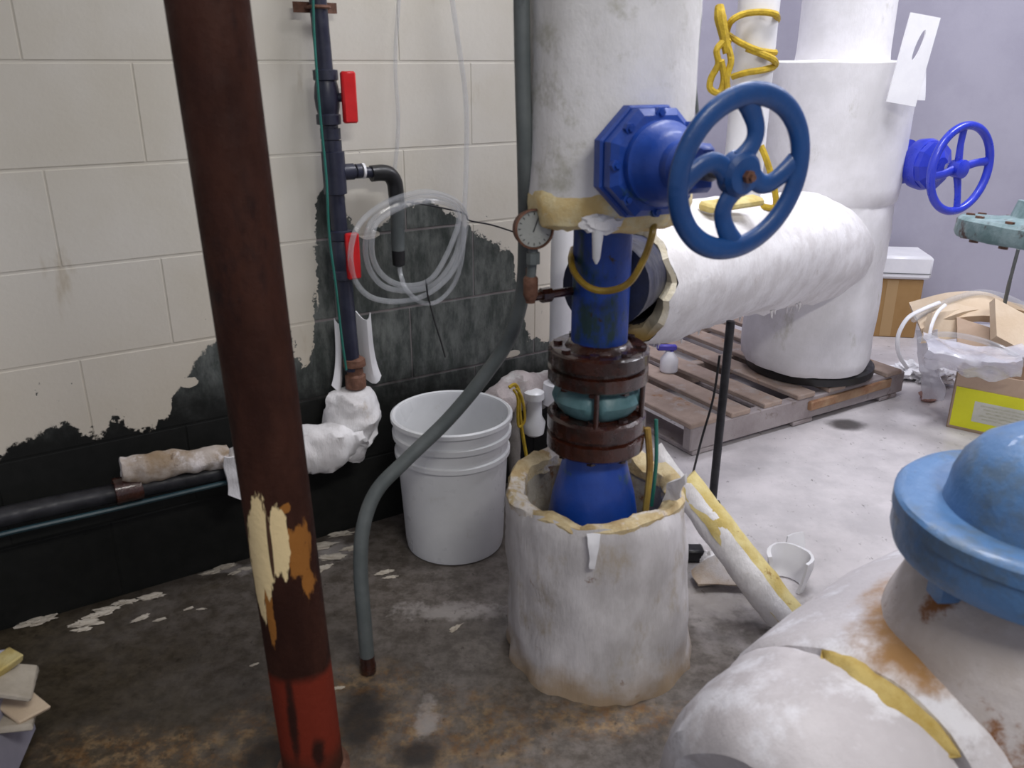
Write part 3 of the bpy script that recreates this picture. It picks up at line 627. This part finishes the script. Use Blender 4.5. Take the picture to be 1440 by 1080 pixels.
def branch():
    secs = 26; seg = 48; v, f = [], []
    d = (bb - ba).normalized(); x = d.cross(Vector((0, 0, 1))).normalized(); y = x.cross(d)
    for j in range(secs + 1):
        t = j / secs; c = ba.lerp(bb, t) + Vector((0, 0, .02 * math.sin(t * PI)))
        r0 = .158 + .032 * t
        for i in range(seg):
            a = 2 * PI * i / seg
            k = 1 + .045 * noise.noise(Vector((math.cos(a) * 2, math.sin(a) * 2, t * 4))) + .03 * noise.noise(Vector((math.cos(a) * 9, math.sin(a) * 9, t * 22)))
            if t < .05: k *= .93 + 1.4 * t
            sl = -.03 * (1 - t) ** 3 * math.cos(a) + (.03 * noise.noise(Vector((a * 3, 0, 0))) if j == 0 else 0)
            low = max(0, -math.sin(a)); fr = low ** 2 * .018 * noise.noise(Vector((t * 30, a * 2, 1)))
            v.append(c + x * r0 * k * math.cos(a) + y * (r0 * k * math.sin(a) + fr) + d * sl)
    for j in range(secs):
        for i in range(seg):
            k = (i + 1) % seg; f.append((j * seg + i, j * seg + k, (j + 1) * seg + k, (j + 1) * seg + i))
    return v, f
bg = branch()
bro = Ve.p('side_branch', bg, M_fuzz)
r1 = bg[0][:48]; cen = sum(r1, Vector()) / 48
def sh_(k, d_): return [cen + (p - cen) * k + (bb - ba).normalized() * d_ for p in r1]
Ve.p('branch_cut_edge', ruf(strip([sh_(1, .0), sh_(.93, -.012), sh_(.76, -.004), sh_(.70, .02)]), .006, 30, 2), mat('branch_end_fibre', (.66, .62, .52), (.56, .50, .36), 12, .9, bump=.9, bscale=60, zlow=(((.26, .16, .035), .545, .03, .06),)))
Ve.p('branch_shaded_inside', ruf(strip([sh_(.72, .012), sh_(.66, .05), sh_(.62, .4)]), .004, 20, 2), mat('shaded_interior', (.012, .014, .03), (.02, .016, .015), 9, .8))  # inside of the branch end, its shade put into the near-black colour
Ve.p('branch_top_foam', ruf(box((0, 0, 0), (.20, .045, .02), frame(at(1030, 287, 2.08), (0, 0, 1), (.8, .6, 0)), .006), .006, 25), M_foam)
# fringe of torn fibres under the branch
fr = []
rng = random.Random(3)
dd = (bb - ba).normalized()
for k in range(60):
    t = rng.random() * .75; c = ba.lerp(bb, t); a = rng.uniform(-2.3, -.9)
    x = dd.cross(Vector((0, 0, 1))).normalized(); r0 = .156 + .032 * t
    p = c + x * r0 * math.cos(a) + Vector((0, 0, r0 * math.sin(a) + .01)); l = rng.uniform(.008, .028)
    fr.append(tube([p, p + Vector((rng.uniform(-.004, .004), rng.uniform(-.004, .004), -l))], [.004, .0006], 5))
o = Ve.p('torn_fringe', join(*fr), M_fuzz); o['kind'] = 'stuff'

# ------------------------------------------------------------ pallet
e1v = Vector((.86, .51, 0)).normalized(); e2v = Vector((-.51, .86, 0)).normalized(); C1 = Vector((.585, 2.53, 0))
Pa = T('wooden_pallet', 'weathered wooden pallet lying on the floor under the insulated vessel', 'pallet', C1)
PMx = frame(C1, (0, 0, 1), e1v)
for i in range(7):
    a = .05 + i * .158; wdt = .088 if i not in (0,) else .135
    Pa.p('deck_board', box((a + .012, .5, .111 + random.uniform(-.002, .002)), (wdt, 1.0, .018), PMx @ Matrix.Rotation(R(random.uniform(-.6, .6)), 4, 'Z'), .003), M_wood, smooth=False)
for i in (0, 3, 6):
    Pa.p('bottom_board', box((.062 + i * .158, .5, .010), (.10, 1.0, .016), PMx, .003), M_woodg, smooth=False)
for j, y in enumerate((.02, .5, .98)):
    Pa.p('stringer', box((.545, y, .06), (1.09, .04, .083), PMx, .004), M_woodg if j == 0 else M_wood, smooth=False)
Pa.p('broken_splinter', ruf(box((.78, -.02, .07), (.46, .022, .035), PMx @ Matrix.Rotation(R(1.5), 4, 'Z'), .004), .006, 14), mat('raw_split_wood', (.42, .28, .17), (.26, .12, .06), 8, .8, bump=.6))

# blue spray bottle on the pallet
bt = at(935, 500, 2.75); bt.z = .12
bt = fl(940, 522, .12)
Sb = T('spray_bottle', 'small white bottle with a blue trigger standing on the pallet behind the flanges', 'bottle', bt)
Sb.p('bottle', lathe([(.03, 0), (.034, .005), (.034, .05), (.02, .07), (.014, .08)], 18, Matrix.Translation(bt)), M_whitepl)
Sb.p('trigger_head', join(box((-.012, 0, .095), (.075, .02, .022), Matrix.Translation(bt), .005), box((-.02, 0, .078), (.012, .014, .03), Matrix.Translation(bt) @ Matrix.Rotation(R(20), 4, 'Y'), .003)), mat('violet_blue_plastic', (.10, .08, .50), (.08, .07, .42), 8, .4, bump=0))

# ------------------------------------------------------------ pipe stand
st = fl(1001, 712)
Pt = T('pipe_stand', 'slim black steel leg standing on the floor under the insulated branch', 'pipe stand', st)
Pt.p('leg', tube([st + Vector((0, 0, .004)), Vector((st.x + .004, st.y, .565))], .012, 14, smooth=False), M_steel)
Pt.p('foot_plate', box((0, 0, .003), (.055, .055, .006), Matrix.Translation(st), .001), M_steel)
single('black_cable', 'thin black cable slanting from the slim stand leg down to the floor', 'cable', tube([at(1012, 500, st.y + .02), at(1003, 560, st.y + .03), at(986, 620, st.y + .03), fl(969, 688)], .0035, 8), M_black, fl(969, 688))

# ------------------------------------------------------------ foam half shell leaning
ta = at(925, 622, 1.86); tb = fl(1108, 872, .03)
ta = at(922, 628, 1.80)
td = (tb - ta).normalized()
Lf = T('pipe_cover', 'long trough shaped foam pipe cover leaning from the open shell to the floor', 'pipe cover', fl(1108, 872))
tw = (Vector((0, 0, CAMH)) - (ta + tb) / 2); upv = (tw - td * tw.dot(td)).normalized(); sidev = upv.cross(td).normalized(); sidev = sidev if sidev.x < 0 else -sidev
def trough(r, a0, a1, l0=0, l1=1, rough_=.004):
    L = (tb - ta).length
    def fn(s, t):
        a = a0 + (a1 - a0) * s; tt = l0 + (l1 - l0) * t; k = 1 + .25 * tt
        return ta + td * L * tt + sidev * r * k * math.cos(a) + upv * r * k * math.sin(a)
    return fn
Lf.p('foam_half', ruf(sheet(14, 26, trough(.024, R(60), R(200), .2), .014), .004, 18, 3, .002, 60), M_foam)
Lf.p('white_jacket', ruf(sheet(14, 26, trough(.033, R(-40), R(112), 0, .97), .005), .004, 18, 7, .002, 60), M_fuzz)

# white scraps
def scrap(g, lab, base, m=M_whitepl, nm='foam_scrap'): single(nm, lab, 'scrap', g, m, base)
p1 = fl(1000, 815)
scrap(blob(p1 + Vector((0, .02, .035)), (.028, .024, .034), .35, 2.5, 3, seed=2), 'round white scrap right of the standing shell', p1, M_fuzz)
p2 = fl(1112, 838)
def cup(c, r, h, a0, a1, tilt=0):
    return ruf(sheet(12, 8, lambda s, t: c + Vector((r * (1 + .25 * t) * math.cos(a0 + (a1 - a0) * s), r * (1 + .25 * t) * math.sin(a0 + (a1 - a0) * s), h * t + .0)), .008), .008, 20, 3)
scrap(cup(p2 + Vector((0, .04, .003)), .045, .085, R(-60), R(190)), 'curled white scrap behind the lower end of the leaning foam cover', p2)
p3 = fl(1122, 880)
scrap(blob(p3 + Vector((0, .02, .02)), (.03, .022, .022), .35, 2.5, 3, seed=5), 'small white scrap at the very tip of the leaning foam cover', p3, M_fuzz)
p4 = fl(1030, 850)
scrap(ruf(sheet(12, 8, lambda s, t: p4 + Vector((.15 * (s - .5), .06 * t + .05, .004 + .05 * math.sin(s * PI) * t + .02)), .006), .008, 16, 5), 'broad pale curved scrap lying under the leaning foam cover', p4, M_shell)
p5 = fl(975, 795)
single('black_block', 'small black block on the floor behind the standing shell', 'block', box((0, .03, .018), (.06, .04, .036), Matrix.Translation(p5), .005), M_black, p5)
p6 = fl(1105, 805)
scrap(ruf(sheet(6, 6, lambda s, t: p6 + Vector((.05 * s, .02 * t + .015 * s, .085 * t + .003)), .006), .01, 20, 9), 'upright torn white scrap farthest back beyond the leaning foam cover', p6)

# paint flakes along the wall foot
rng = random.Random(8)
for i, (x, y, s) in enumerate([(48, 876, .03), (62, 872, .022), (120, 878, .028), (138, 866, .026), (150, 858, .02), (176, 848, .022), (198, 870, .016), (214, 840, .024), (224, 872, .010), (296, 806, .018), (318, 798, .022), (330, 806, .012), (345, 800, .014), (266, 856, .009), (283, 857, .008), (450, 770, .03), (466, 785, .028), (480, 752, .025), (492, 772, .02), (455, 800, .02), (540, 806, .018), (550, 812, .012), (116, 886, .016), (640, 884, .014), (476, 968, .010), (358, 935, .007)]):
    c = fl(x, y)
    g = blob((0, 0, 0), (s * 1.15, s * .42, s * .16), .9, 2.4, 3, seed=i)
    zn = 'left of the rusty post' if x < 360 else ('between rusty post and grey conduit' if x < 510 else 'right of the grey conduit')
    single('paint_flake', 'small pale paint flake on the dark floor ' + zn, 'paint flake', xf(g, Matrix.Translation(c + Vector((0, 0, s * .12))) @ Matrix.Rotation(R(28 + rng.uniform(-20, 20)), 4, 'Z')), M_trash, c, 'paint flakes ' + zn)

# ------------------------------------------------------------ thin pipe with yellow rope
yp = Vector((at(1062, 60, 2.35).x, 2.35, 0))
Wp = T('white_hanger_pipe', 'slim vertical white pipe behind the top of the big handwheel', 'pipe', (yp.x, yp.y, .845))
Wp.p('pipe', lathe([(.052, .845), (.052, 2.69)], 28, Matrix.Translation(yp)), M_whitepl)
def rope(pts, dY): return tube([at(x, y, 2.35 + q) for x, y, q in pts], .0085, 8, n=6)
f_ = -.065
Rp = T('yellow_rope', 'yellow rope wrapped and knotted around the slim white pipe', 'rope', at(1010, 125, 2.28))
Rp.p('coil', rope([(1093, 28, .0), (1090, 20, f_), (1070, 17, f_), (1045, 20, f_), (1028, 30, f_), (1022, 45, -.03), (1024, 60, f_)], 0), M_yellow)
Rp.p('coil', rope([(1022, 48, -.03), (1045, 62, f_), (1070, 72, f_), (1090, 74, -.02)], 0), M_yellow)
Rp.p('coil', rope([(1030, 108, -.04), (1050, 102, f_), (1075, 98, f_), (1090, 92, -.02), (1085, 82, f_), (1050, 68, f_)], 0), M_yellow)
Rp.p('knot', tube([at(1012, 8, 2.28), at(1013, 25, 2.27), at(1018, 50, 2.27), at(1022, 75, 2.27)], [.011, .016, .013, .010], 8), M_yellow)
Rp.p('knot_tail', rope([(1020, 55, -.08), (1008, 70, -.09), (1010, 90, -.085), (1000, 110, -.08), (999, 125, -.08), (1012, 130, -.08), (1018, 110, -.08), (1014, 85, -.09)], 0), M_yellow)
Rp.p('knot_tail', rope([(1022, 60, -.08), (1028, 85, -.085), (1022, 110, -.085), (1024, 135, -.085)], 0), M_yellow)
Rp.p('lower_strand', rope([(1070, 205, -.06), (1078, 225, -.065), (1088, 260, -.06), (1090, 290, -.05), (1070, 290, f_)], 0), M_yellow)
single('grey_cable', 'thin grey cable hanging down beside the right edge of the canvas riser', 'cable', tube([at(986, -200, 2.0), at(985, 0, 2.0), at(981, 60, 2.0), at(977, 110, 2.0), at(980, 150, 2.0), at(984, 200, 2.0)], .0042, 8), M_grey, at(984, 200, 2.0))

# metal hanger strap by outlet pipe
hb = at(1285, 80, 2.80)
Hs = T('hanger_strap', 'slotted white metal strap hanging at upper right behind the vessel', 'strap', at(1280, 130, 2.8))
sm = frame(hb, (.05, -1, .05), (.16, 0, 1))   # local x up the strap
def plate_slot():
    # plate 0.24 x 0.10 with slot, built as a ring of quads
    ou = [(-.14, -.048), (.12, -.048), (.12, .048), (-.14, .048)]; n_ = 24; v = []; f = []
    for z in (-.003, .003):
        for k in range(n_):
            t = k / n_ * 4; e = int(t); q = t - e; a = ou[e]; b = ou[(e + 1) % 4]; v.append(Vector((a[0] + (b[0] - a[0]) * q, a[1] + (b[1] - a[1]) * q, z)))
        for k in range(n_):
            a_ = -PI * .75 + 2 * PI * k / n_; v.append(Vector((.035 + .045 * math.cos(a_), -.004 + .009 * math.sin(a_) - .15 * .045 * math.cos(a_), z)))
    for z in (0, 1):
        o_ = z * 2 * n_
        for k in range(n_):
            l = (k + 1) % n_; f.append((o_ + k, o_ + l, o_ + n_ + l, o_ + n_ + k))
    for k in range(n_):
        l = (k + 1) % n_; f.append((k, l, 2 * n_ + l, 2 * n_ + k)); f.append((n_ + k, n_ + l, 3 * n_ + l, 3 * n_ + k))
    return v, f
Hs.p('slotted_plate', xf(plate_slot(), sm), M_whitepl, smooth=False)
Hs.p('lower_leg', ruf(sheet(6, 14, lambda s, t: at(1282 + 18 * s - 3 * t, 88 + 52 * t, 2.82 - .02 * math.sin(s * 3)) if True else 0, .006), .008, 10), M_whitepl)

# ------------------------------------------------------------ far blue valve
fo = at(1262, 226, 3.05); fw = fo + Vector((.44, -.9, -.01)) * .25
fd = (fw - fo).normalized(); FL = (fw - fo).length
Fv = T('small_blue_valve', 'small bright blue valve with four spoke handwheel right of the vessel', 'valve', fo - Vector((0, 0, .1)))
FM = frame(fo, fd, (0, 0, 1))
Fv.p('body', lathe([(.05, -.1), (.06, -.05), (.06, 0), (.075, .01), (.075, .035), (.05, .04), (.045, .07), (.082, .09), (.086, .12), (.080, .135), (.05, .14)], 28, FM), M_brightblue)
Fv.p('gear_box', lathe([(.05, .11), (.08, .125), (.08, .155), (.055, .165), (.03, .18)], 10, FM), M_brightblue, smooth=False)
Fv.p('stem', lathe([(.014, .2), (.014, FL)], 14, FM), mat('pale_stem_steel', (.4, .4, .5), (.5, .5, .6), 20, .3, metal=.7))
FH = frame(fw, fd, (0, 0, 1)) @ Matrix.Rotation(R(8), 4, 'Z'); FR = .136
fhw = Fv.p('handwheel', xf(tube([(FR * math.cos(a), FR * math.sin(a), 0) for a in [2 * PI * k / 40 for k in range(40)]], .0135, 12, n=2, closed=True, up=(0, 0, 1)), FH), M_brightblue)
for a in (0, PI * .5, PI, PI * 1.5): Fv.p('spoke', xf(tube([(.02, 0, -.01), (.08, .004, -.005), (FR, 0, 0)], [.016, .013, .014], 10, flat=.6, up=(0, 0, 1)), FH @ Matrix.Rotation(a, 4, 'Z')), M_brightblue, fhw)
Fv.p('hub', lathe([(.026, -.03), (.03, -.02), (.03, .01), (.02, .016)], 20, FH), M_brightblue, fhw)

# teal corroded flange and rod at right edge
tf = at(1478, 318, 2.0); 
Tf = T('corroded_flange', 'corroded teal flange with rusty bolts hanging at the right edge above the debris', 'flange', tf - Vector((0, 0, .08)))
TM = frame(tf, (.10, .05, 1))
tfl = Tf.p('flange_disc', ruf(lathe([(.15, -.05), (.195, -.048), (.200, -.04), (.200, -.008), (.192, 0), (.125, .005), (.09, .012), (.085, .03), (.08, .05)], 40, TM), .002, 30), M_tealc)
for k in range(12):
    a = 2 * PI * k / 12; Tf.p('bolt', lathe([(.010, -.056), (.010, .006)], 6, TM @ Matrix.Translation((.172 * math.cos(a), .172 * math.sin(a), 0))), M_rustdry, tfl)
single('hanging_rod', 'thin pale rod standing behind the debris box under the teal flange', 'rod', join(tube([at(1432, 350, 2.9), at(1420, 395, 2.95)], .006, 8), tube([at(1420, 395, 2.95), at(1412, 430, 3.0), Vector((at(1412, 430, 3.0).x, 3.0, 0))], .007, 8, smooth=False)), M_grey, (at(1412, 430, 3.0).x, 3.0, 0))

# ------------------------------------------------------------ cardboard box with white tub
cb = fl(1262, 477); 
Bx = T('cardboard_carton', 'plain brown cardboard carton standing on the floor against the back wall', 'carton', cb + Vector((0, .15, 0)))
bxm = Matrix.Translation(cb + Vector((0, .15, 0))) @ Matrix.Rotation(math.atan2(bdir.y, bdir.x) , 4, 'Z')
hx = at(1262, 395, cb.y).z
Bx.p('carton_body', box((-.03, 0, hx / 2), (.27, .24, hx), bxm, .004), M_card, smooth=False)
Bx.p('tape_strip', box((-.03, -.1205, hx * .5), (.05, .001, hx * .96), bxm), mat('tape', (.40, .26, .12), bump=0), smooth=False)
tz = hx + .001
Bt = T('white_carton', 'glossy white carton lying on top of the brown cardboard carton', 'carton', bxm @ Vector((-.01, 0, tz)))
Bt.p('carton_body', box((-.02, -.015, tz + .055), (.30, .24, .108), bxm, .012), M_whitepl)
Bt.p('lid_seam', box((-.02, -.1365, tz + .03), (.285, .002, .003), bxm), M_grey)

# ------------------------------------------------------------ debris box at right
q0 = fl(1330, 600); f1 = Vector((.80, -.60, 0)); f2 = Vector((.60, .80, 0)); 
DM = frame(q0, (0, 0, 1), f1)
Db = T('debris_box', 'open pale cardboard box with a yellow label holding foam offcuts on the right', 'box', q0)
bw, bdp, bh = .52, .50, .22
for nm, c, s in (('box_side', (bw / 2, .003, bh / 2), (bw, .006, bh)), ('box_side', (bw / 2, bdp, bh / 2), (bw, .006, bh)), ('box_side', (.003, bdp / 2, bh / 2), (.006, bdp, bh)), ('box_side', (bw, bdp / 2, bh / 2), (.006, bdp, bh)), ('box_bottom', (bw / 2, bdp / 2, .004), (bw, bdp, .006))):
    Db.p(nm, box(c, s, DM, .001), M_cardl, smooth=False)
lb = Db.p('yellow_label', box((.19, -.0015, .085), (.36, .003, .145), DM), M_label, smooth=False, label='bright yellow printed label')
Db.p('print_block', join(*[box((.175, -.004, .105 - k * .012), (.16 - (k % 3) * .02, .001, .006), DM) for k in range(5)]), M_ink, lb, smooth=False)
Db.p('label_patch', box((.17, -.0033, .08), (.19, .001, .075), DM), mat('label_grey', (.55, .55, .50), (.48, .48, .42), 12, .6, bump=0), lb, smooth=False)
def plank(name, lab, a, b, wv, th, m=M_board, bow=.0, seed=0, w2=None):
    a, b, wv = Vector(a), Vector(b), Vector(wv)
    n_ = (b - a).cross(wv).normalized()
    if n_.z < 0: n_ = -n_
    g = ruf(sheet(6, 12, lambda s, t: a.lerp(b, t) + wv * (s - .5) * (1 - .35 * t if w2 else 1) + n_ * bow * math.sin(t * PI), th), .004, 9, seed)
    single(name, lab, 'foam offcut', g, m, a)
plank('foam_offcut', 'cream curved foam offcut arching over the back of the debris box', at(1288, 450, 3.05), at(1440, 470, 3.05), (0, .12, .06), .03, bow=.09, seed=1)
plank('foam_offcut', 'thin cream foam strip stacked under the arching offcut', at(1292, 458, 2.98), at(1398, 432, 3.05), (.02, .10, .03), .022, bow=.03, seed=2)
plank('foam_offcut', 'wide pink cream foam slab lying in the middle of the debris box', at(1300, 462, 2.93), at(1350, 455, 2.98), (.03, .05, .10), .025, seed=3)
plank('foam_offcut', 'thick cream foam block at the right of the debris box', at(1392, 452, 2.85), at(1445, 480, 2.80), (.02, .09, .11), .04, seed=4)
plank('foam_offcut', 'brown shaded foam offcut lying lowest at the centre of the debris box', at(1345, 470, 2.92), at(1425, 498, 2.80), (.02, .08, .08), .03, m=M_cardl, seed=5)
plank('foam_offcut', 'long cream foam edge at the back right of the debris box', at(1380, 428, 3.1), at(1460, 448, 3.05), (.02, .1, -.05), .022, seed=6)
rimp = [at(*q) for q in ((1284, 450, 2.95), (1310, 434, 3.0), (1345, 419, 3.02), (1380, 411, 3.03), (1420, 420, 3.02), (1465, 443, 2.98))]
Fb = T('plastic_bag', 'clear crumpled plastic bag draped over the front of the debris box', 'bag', q0 + Vector((0, 0, .1)))
Fb.p('film_front', ruf(sheet(18, 12, lambda s, t: at(1300 + 140 * s, 468 + 22 * math.sin(s * 2.2) + 42 * t, 2.80 - .20 * s - .10 * math.sin(t * PI) + .05 * (1 - t)), .003), .018, 14, 4, .008, 40), M_film)
Fb.p('film_side', ruf(sheet(10, 12, lambda s, t: at(1288 + 30 * s + 10 * t, 465 + 95 * t, 2.98 - .12 * s), .003), .014, 14, 6, .006, 40), M_film)
Fb.p('gathered_edge', tube(rimp, .011, 8), M_hose)
Fb.p('gathered_edge', tube([at(*q) for q in ((1292, 478, 2.78), (1325, 470, 2.74), (1370, 476, 2.68), (1410, 490, 2.62), (1445, 508, 2.58))], .010, 8), M_hose)
single('white_strap_loop', 'white strap loop arching from the debris box down to the floor', 'strap', tube([at(*q) for q in ((1322, 425, 3.0), (1300, 434, 2.98), (1278, 446, 2.96), (1265, 466, 2.95), (1262, 485, 2.95), (1266, 503, 2.96), (1276, 518, 2.98))], .0075, 8, flat=.5), M_whitepl, at(1276, 518, 2.98))
single('white_strap', 'narrow white strap hanging inside the bag at the left of the debris box', 'strap', tube([at(*q) for q in ((1330, 428, 2.93), (1318, 440, 2.90), (1309, 462, 2.86), (1306, 490, 2.84))], .006, 8, flat=.35), M_whitepl, at(1306, 490, 2.84))
pg = fl(1290, 535)
single('crumpled_paper', 'crumpled white paper on the floor left of the debris box', 'paper', join(blob(pg + Vector((-.03, .03, .03)), (.07, .05, .035), .7, 2.4, 4, seed=4), blob(pg + Vector((.05, -.03, .03)), (.06, .05, .035), .7, 2.4, 4, seed=9)), M_whitepl, pg)
pr_ = fl(1308, 566)
single('pink_scrap', 'small pinkish scrap by the left corner of the debris box', 'scrap', blob(pr_ + Vector((0, .02, .02)), (.03, .03, .025), .4, 2, 3, seed=4), mat('pink_foam', (.50, .30, .26), (.42, .26, .22), 9, .8), pr_)

# ------------------------------------------------------------ light blue pump (right foreground)
lc = at(1476, 716, .98)
Lp = T('light_blue_pump', 'light blue cast pump head with wide flange in the right foreground', 'pump', (lc.x, lc.y, .40))
LM = frame(lc, (.0, .0, 1))
lfl = Lp.p('flange', ruf(lathe([(.13, -.086), (.165, -.082), (.180, -.072), (.185, -.056), (.185, -.026), (.1875, -.024), (.1875, -.004), (.183, .001), (.172, .003), (.14, .0), (.125, -.004)], 64, LM), .0012, 20), M_lblue)
Lp.p('head', ruf(lathe([(.126, -.006), (.124, .006), (.121, .03), (.112, .055), (.094, .08), (.065, .10), (.03, .115), (.005, .12)], 56, LM), .001, 20), M_lblue)
Lp.p('neck', lathe([(.11, -.34), (.11, -.2), (.11, -.12), (.12, -.07)], 40, LM), M_lblue)
Lp.p('lug', box((-.120, -.02, -.095), (.05, .035, .06), LM, .006), M_lblue)

# ------------------------------------------------------------ insulated pump body
M_bfoam2 = mat('ochre_foam', (.36, .24, .05), (.50, .38, .13), 16, .85, bump=.8, bscale=60)
M_rearjack = mat('stained_pump_jacket', (.56, .53, .54), (.46, .43, .44), 6, .75, bump=.6, bscale=40, spots=(((.70, .69, .72), 6, .53, .07), ((.34, .31, .31), 14, .68, .06)),
    ells=(((.32, .17, .06), [(lc.x - .84, lc.y - .98, .49, .235, .235, .045)], .4, 12, .25), ((.05, .018, .012), [(lc.x - .80, lc.y - 1.14, .49, .09, .08, .06)], .5, 16, .3)))
ax0 = Vector((.37, .86, .20)); ax1 = Vector((1.19, 1.43, .20)); ad = (ax1 - ax0).normalized()
In = T('pump_insulation', 'large rounded white insulation jacket of the pump at the bottom right', 'insulation', (.8, 1.0, 0))
IM = frame(ax0, ad, (0, 0, 1))
IR = .27
prof_f = [(.0, -.095), (.05, -.095), (.085, -.088), (.105, -.065), (.125, -.042), (.145, -.050), (.165, -.060), (.195, -.045), (.222, .0), (.236, .05), (.240, .10), (.243, .118), (.238, .128), (.222, .133), (.215, .150)]
In.p('front_jacket', ruf(lathe(prof_f, 72, IM, caps=False), .010, 7, 2, .003, 30), M_pumpjack)
In.p('foam_seam', ruf(sheet(40, 6, lambda s, t: IM @ Vector(((.238 + .012 * math.sin(t * PI)) * math.cos(R(-16 + 50 * s)), (.238 + .012 * math.sin(t * PI)) * math.sin(R(-16 + 50 * s)), .132 + (t - .5) * .046 * abs(math.sin(s * PI)) ** .5)), .02), .004, 14, 5, .003, 50), M_bfoam2)
In.p('rear_jacket', ruf(lathe([(.212, .150), (.226, .139), (.242, .141), (.252, .155), (.256, .18), (.268, .26), (.275, .40), (.275, .65), (.26, .9), (.2, .95), (.0, .96)], 72, IM, caps=False), .012, 6, 8, .003, 30), M_rearjack)
In.p('flange_skirt', ruf(lathe([(.205, -.33), (.195, -.27), (.185, -.20), (.165, -.14), (.13, -.10)], 56, Matrix.Translation((lc.x + .02, lc.y + .02, lc.z)), caps=False), .010, 8, 2), mat('rust_stained_canvas', (.55, .51, .50), (.45, .40, .37), 7, .8, bump=.5, spots=(((.22, .09, .03), 9, .58, .06), ((.06, .02, .015), 11, .68, .04))))

# ------------------------------------------------------------ bin at bottom-left
bn0 = fl(20, 1085, .14)
Bb = T('waste_bin', 'pale grey bin cut off by the bottom left corner of the picture', 'bin', (bn0.x, bn0.y, 0))
bl = Vector((at(20, 1000, 1.19).x - .085, 1.19, 0))
Bb.p('bin_body', box((-.07, 0, .10), (.26, .22, .20), Matrix.Translation(bl) @ Matrix.Rotation(R(12), 4, 'Z'), .012), M_bin)
rng = random.Random(5)
for k, (x, y, a, s, m_, lb_) in enumerate(((-5, 955, 20, (.12, .09, .012), M_trash, 'flat cream scrap of card topmost in the grey bin'), (25, 985, -30, (.10, .05, .012), M_board, 'pointed cream card scrap at the right edge of the grey bin'), (5, 1005, 15, (.10, .08, .014), M_trash, 'lowest pinkish card scrap in the grey bin'), (-2, 938, 60, (.07, .05, .02), M_foam, 'yellow foam scrap at the back of the grey bin'))):
    c = at(x, y, 1.20 + .02 * (k % 2))
    single('card_scrap', lb_, 'scrap', ruf(xf(box((0, 0, 0), s, None, .003), Matrix.Translation(c) @ Matrix.Rotation(R(a), 4, 'Z') @ Matrix.Rotation(R(25 - 10 * k), 4, 'Y')), .012, 22, k), m_, c)
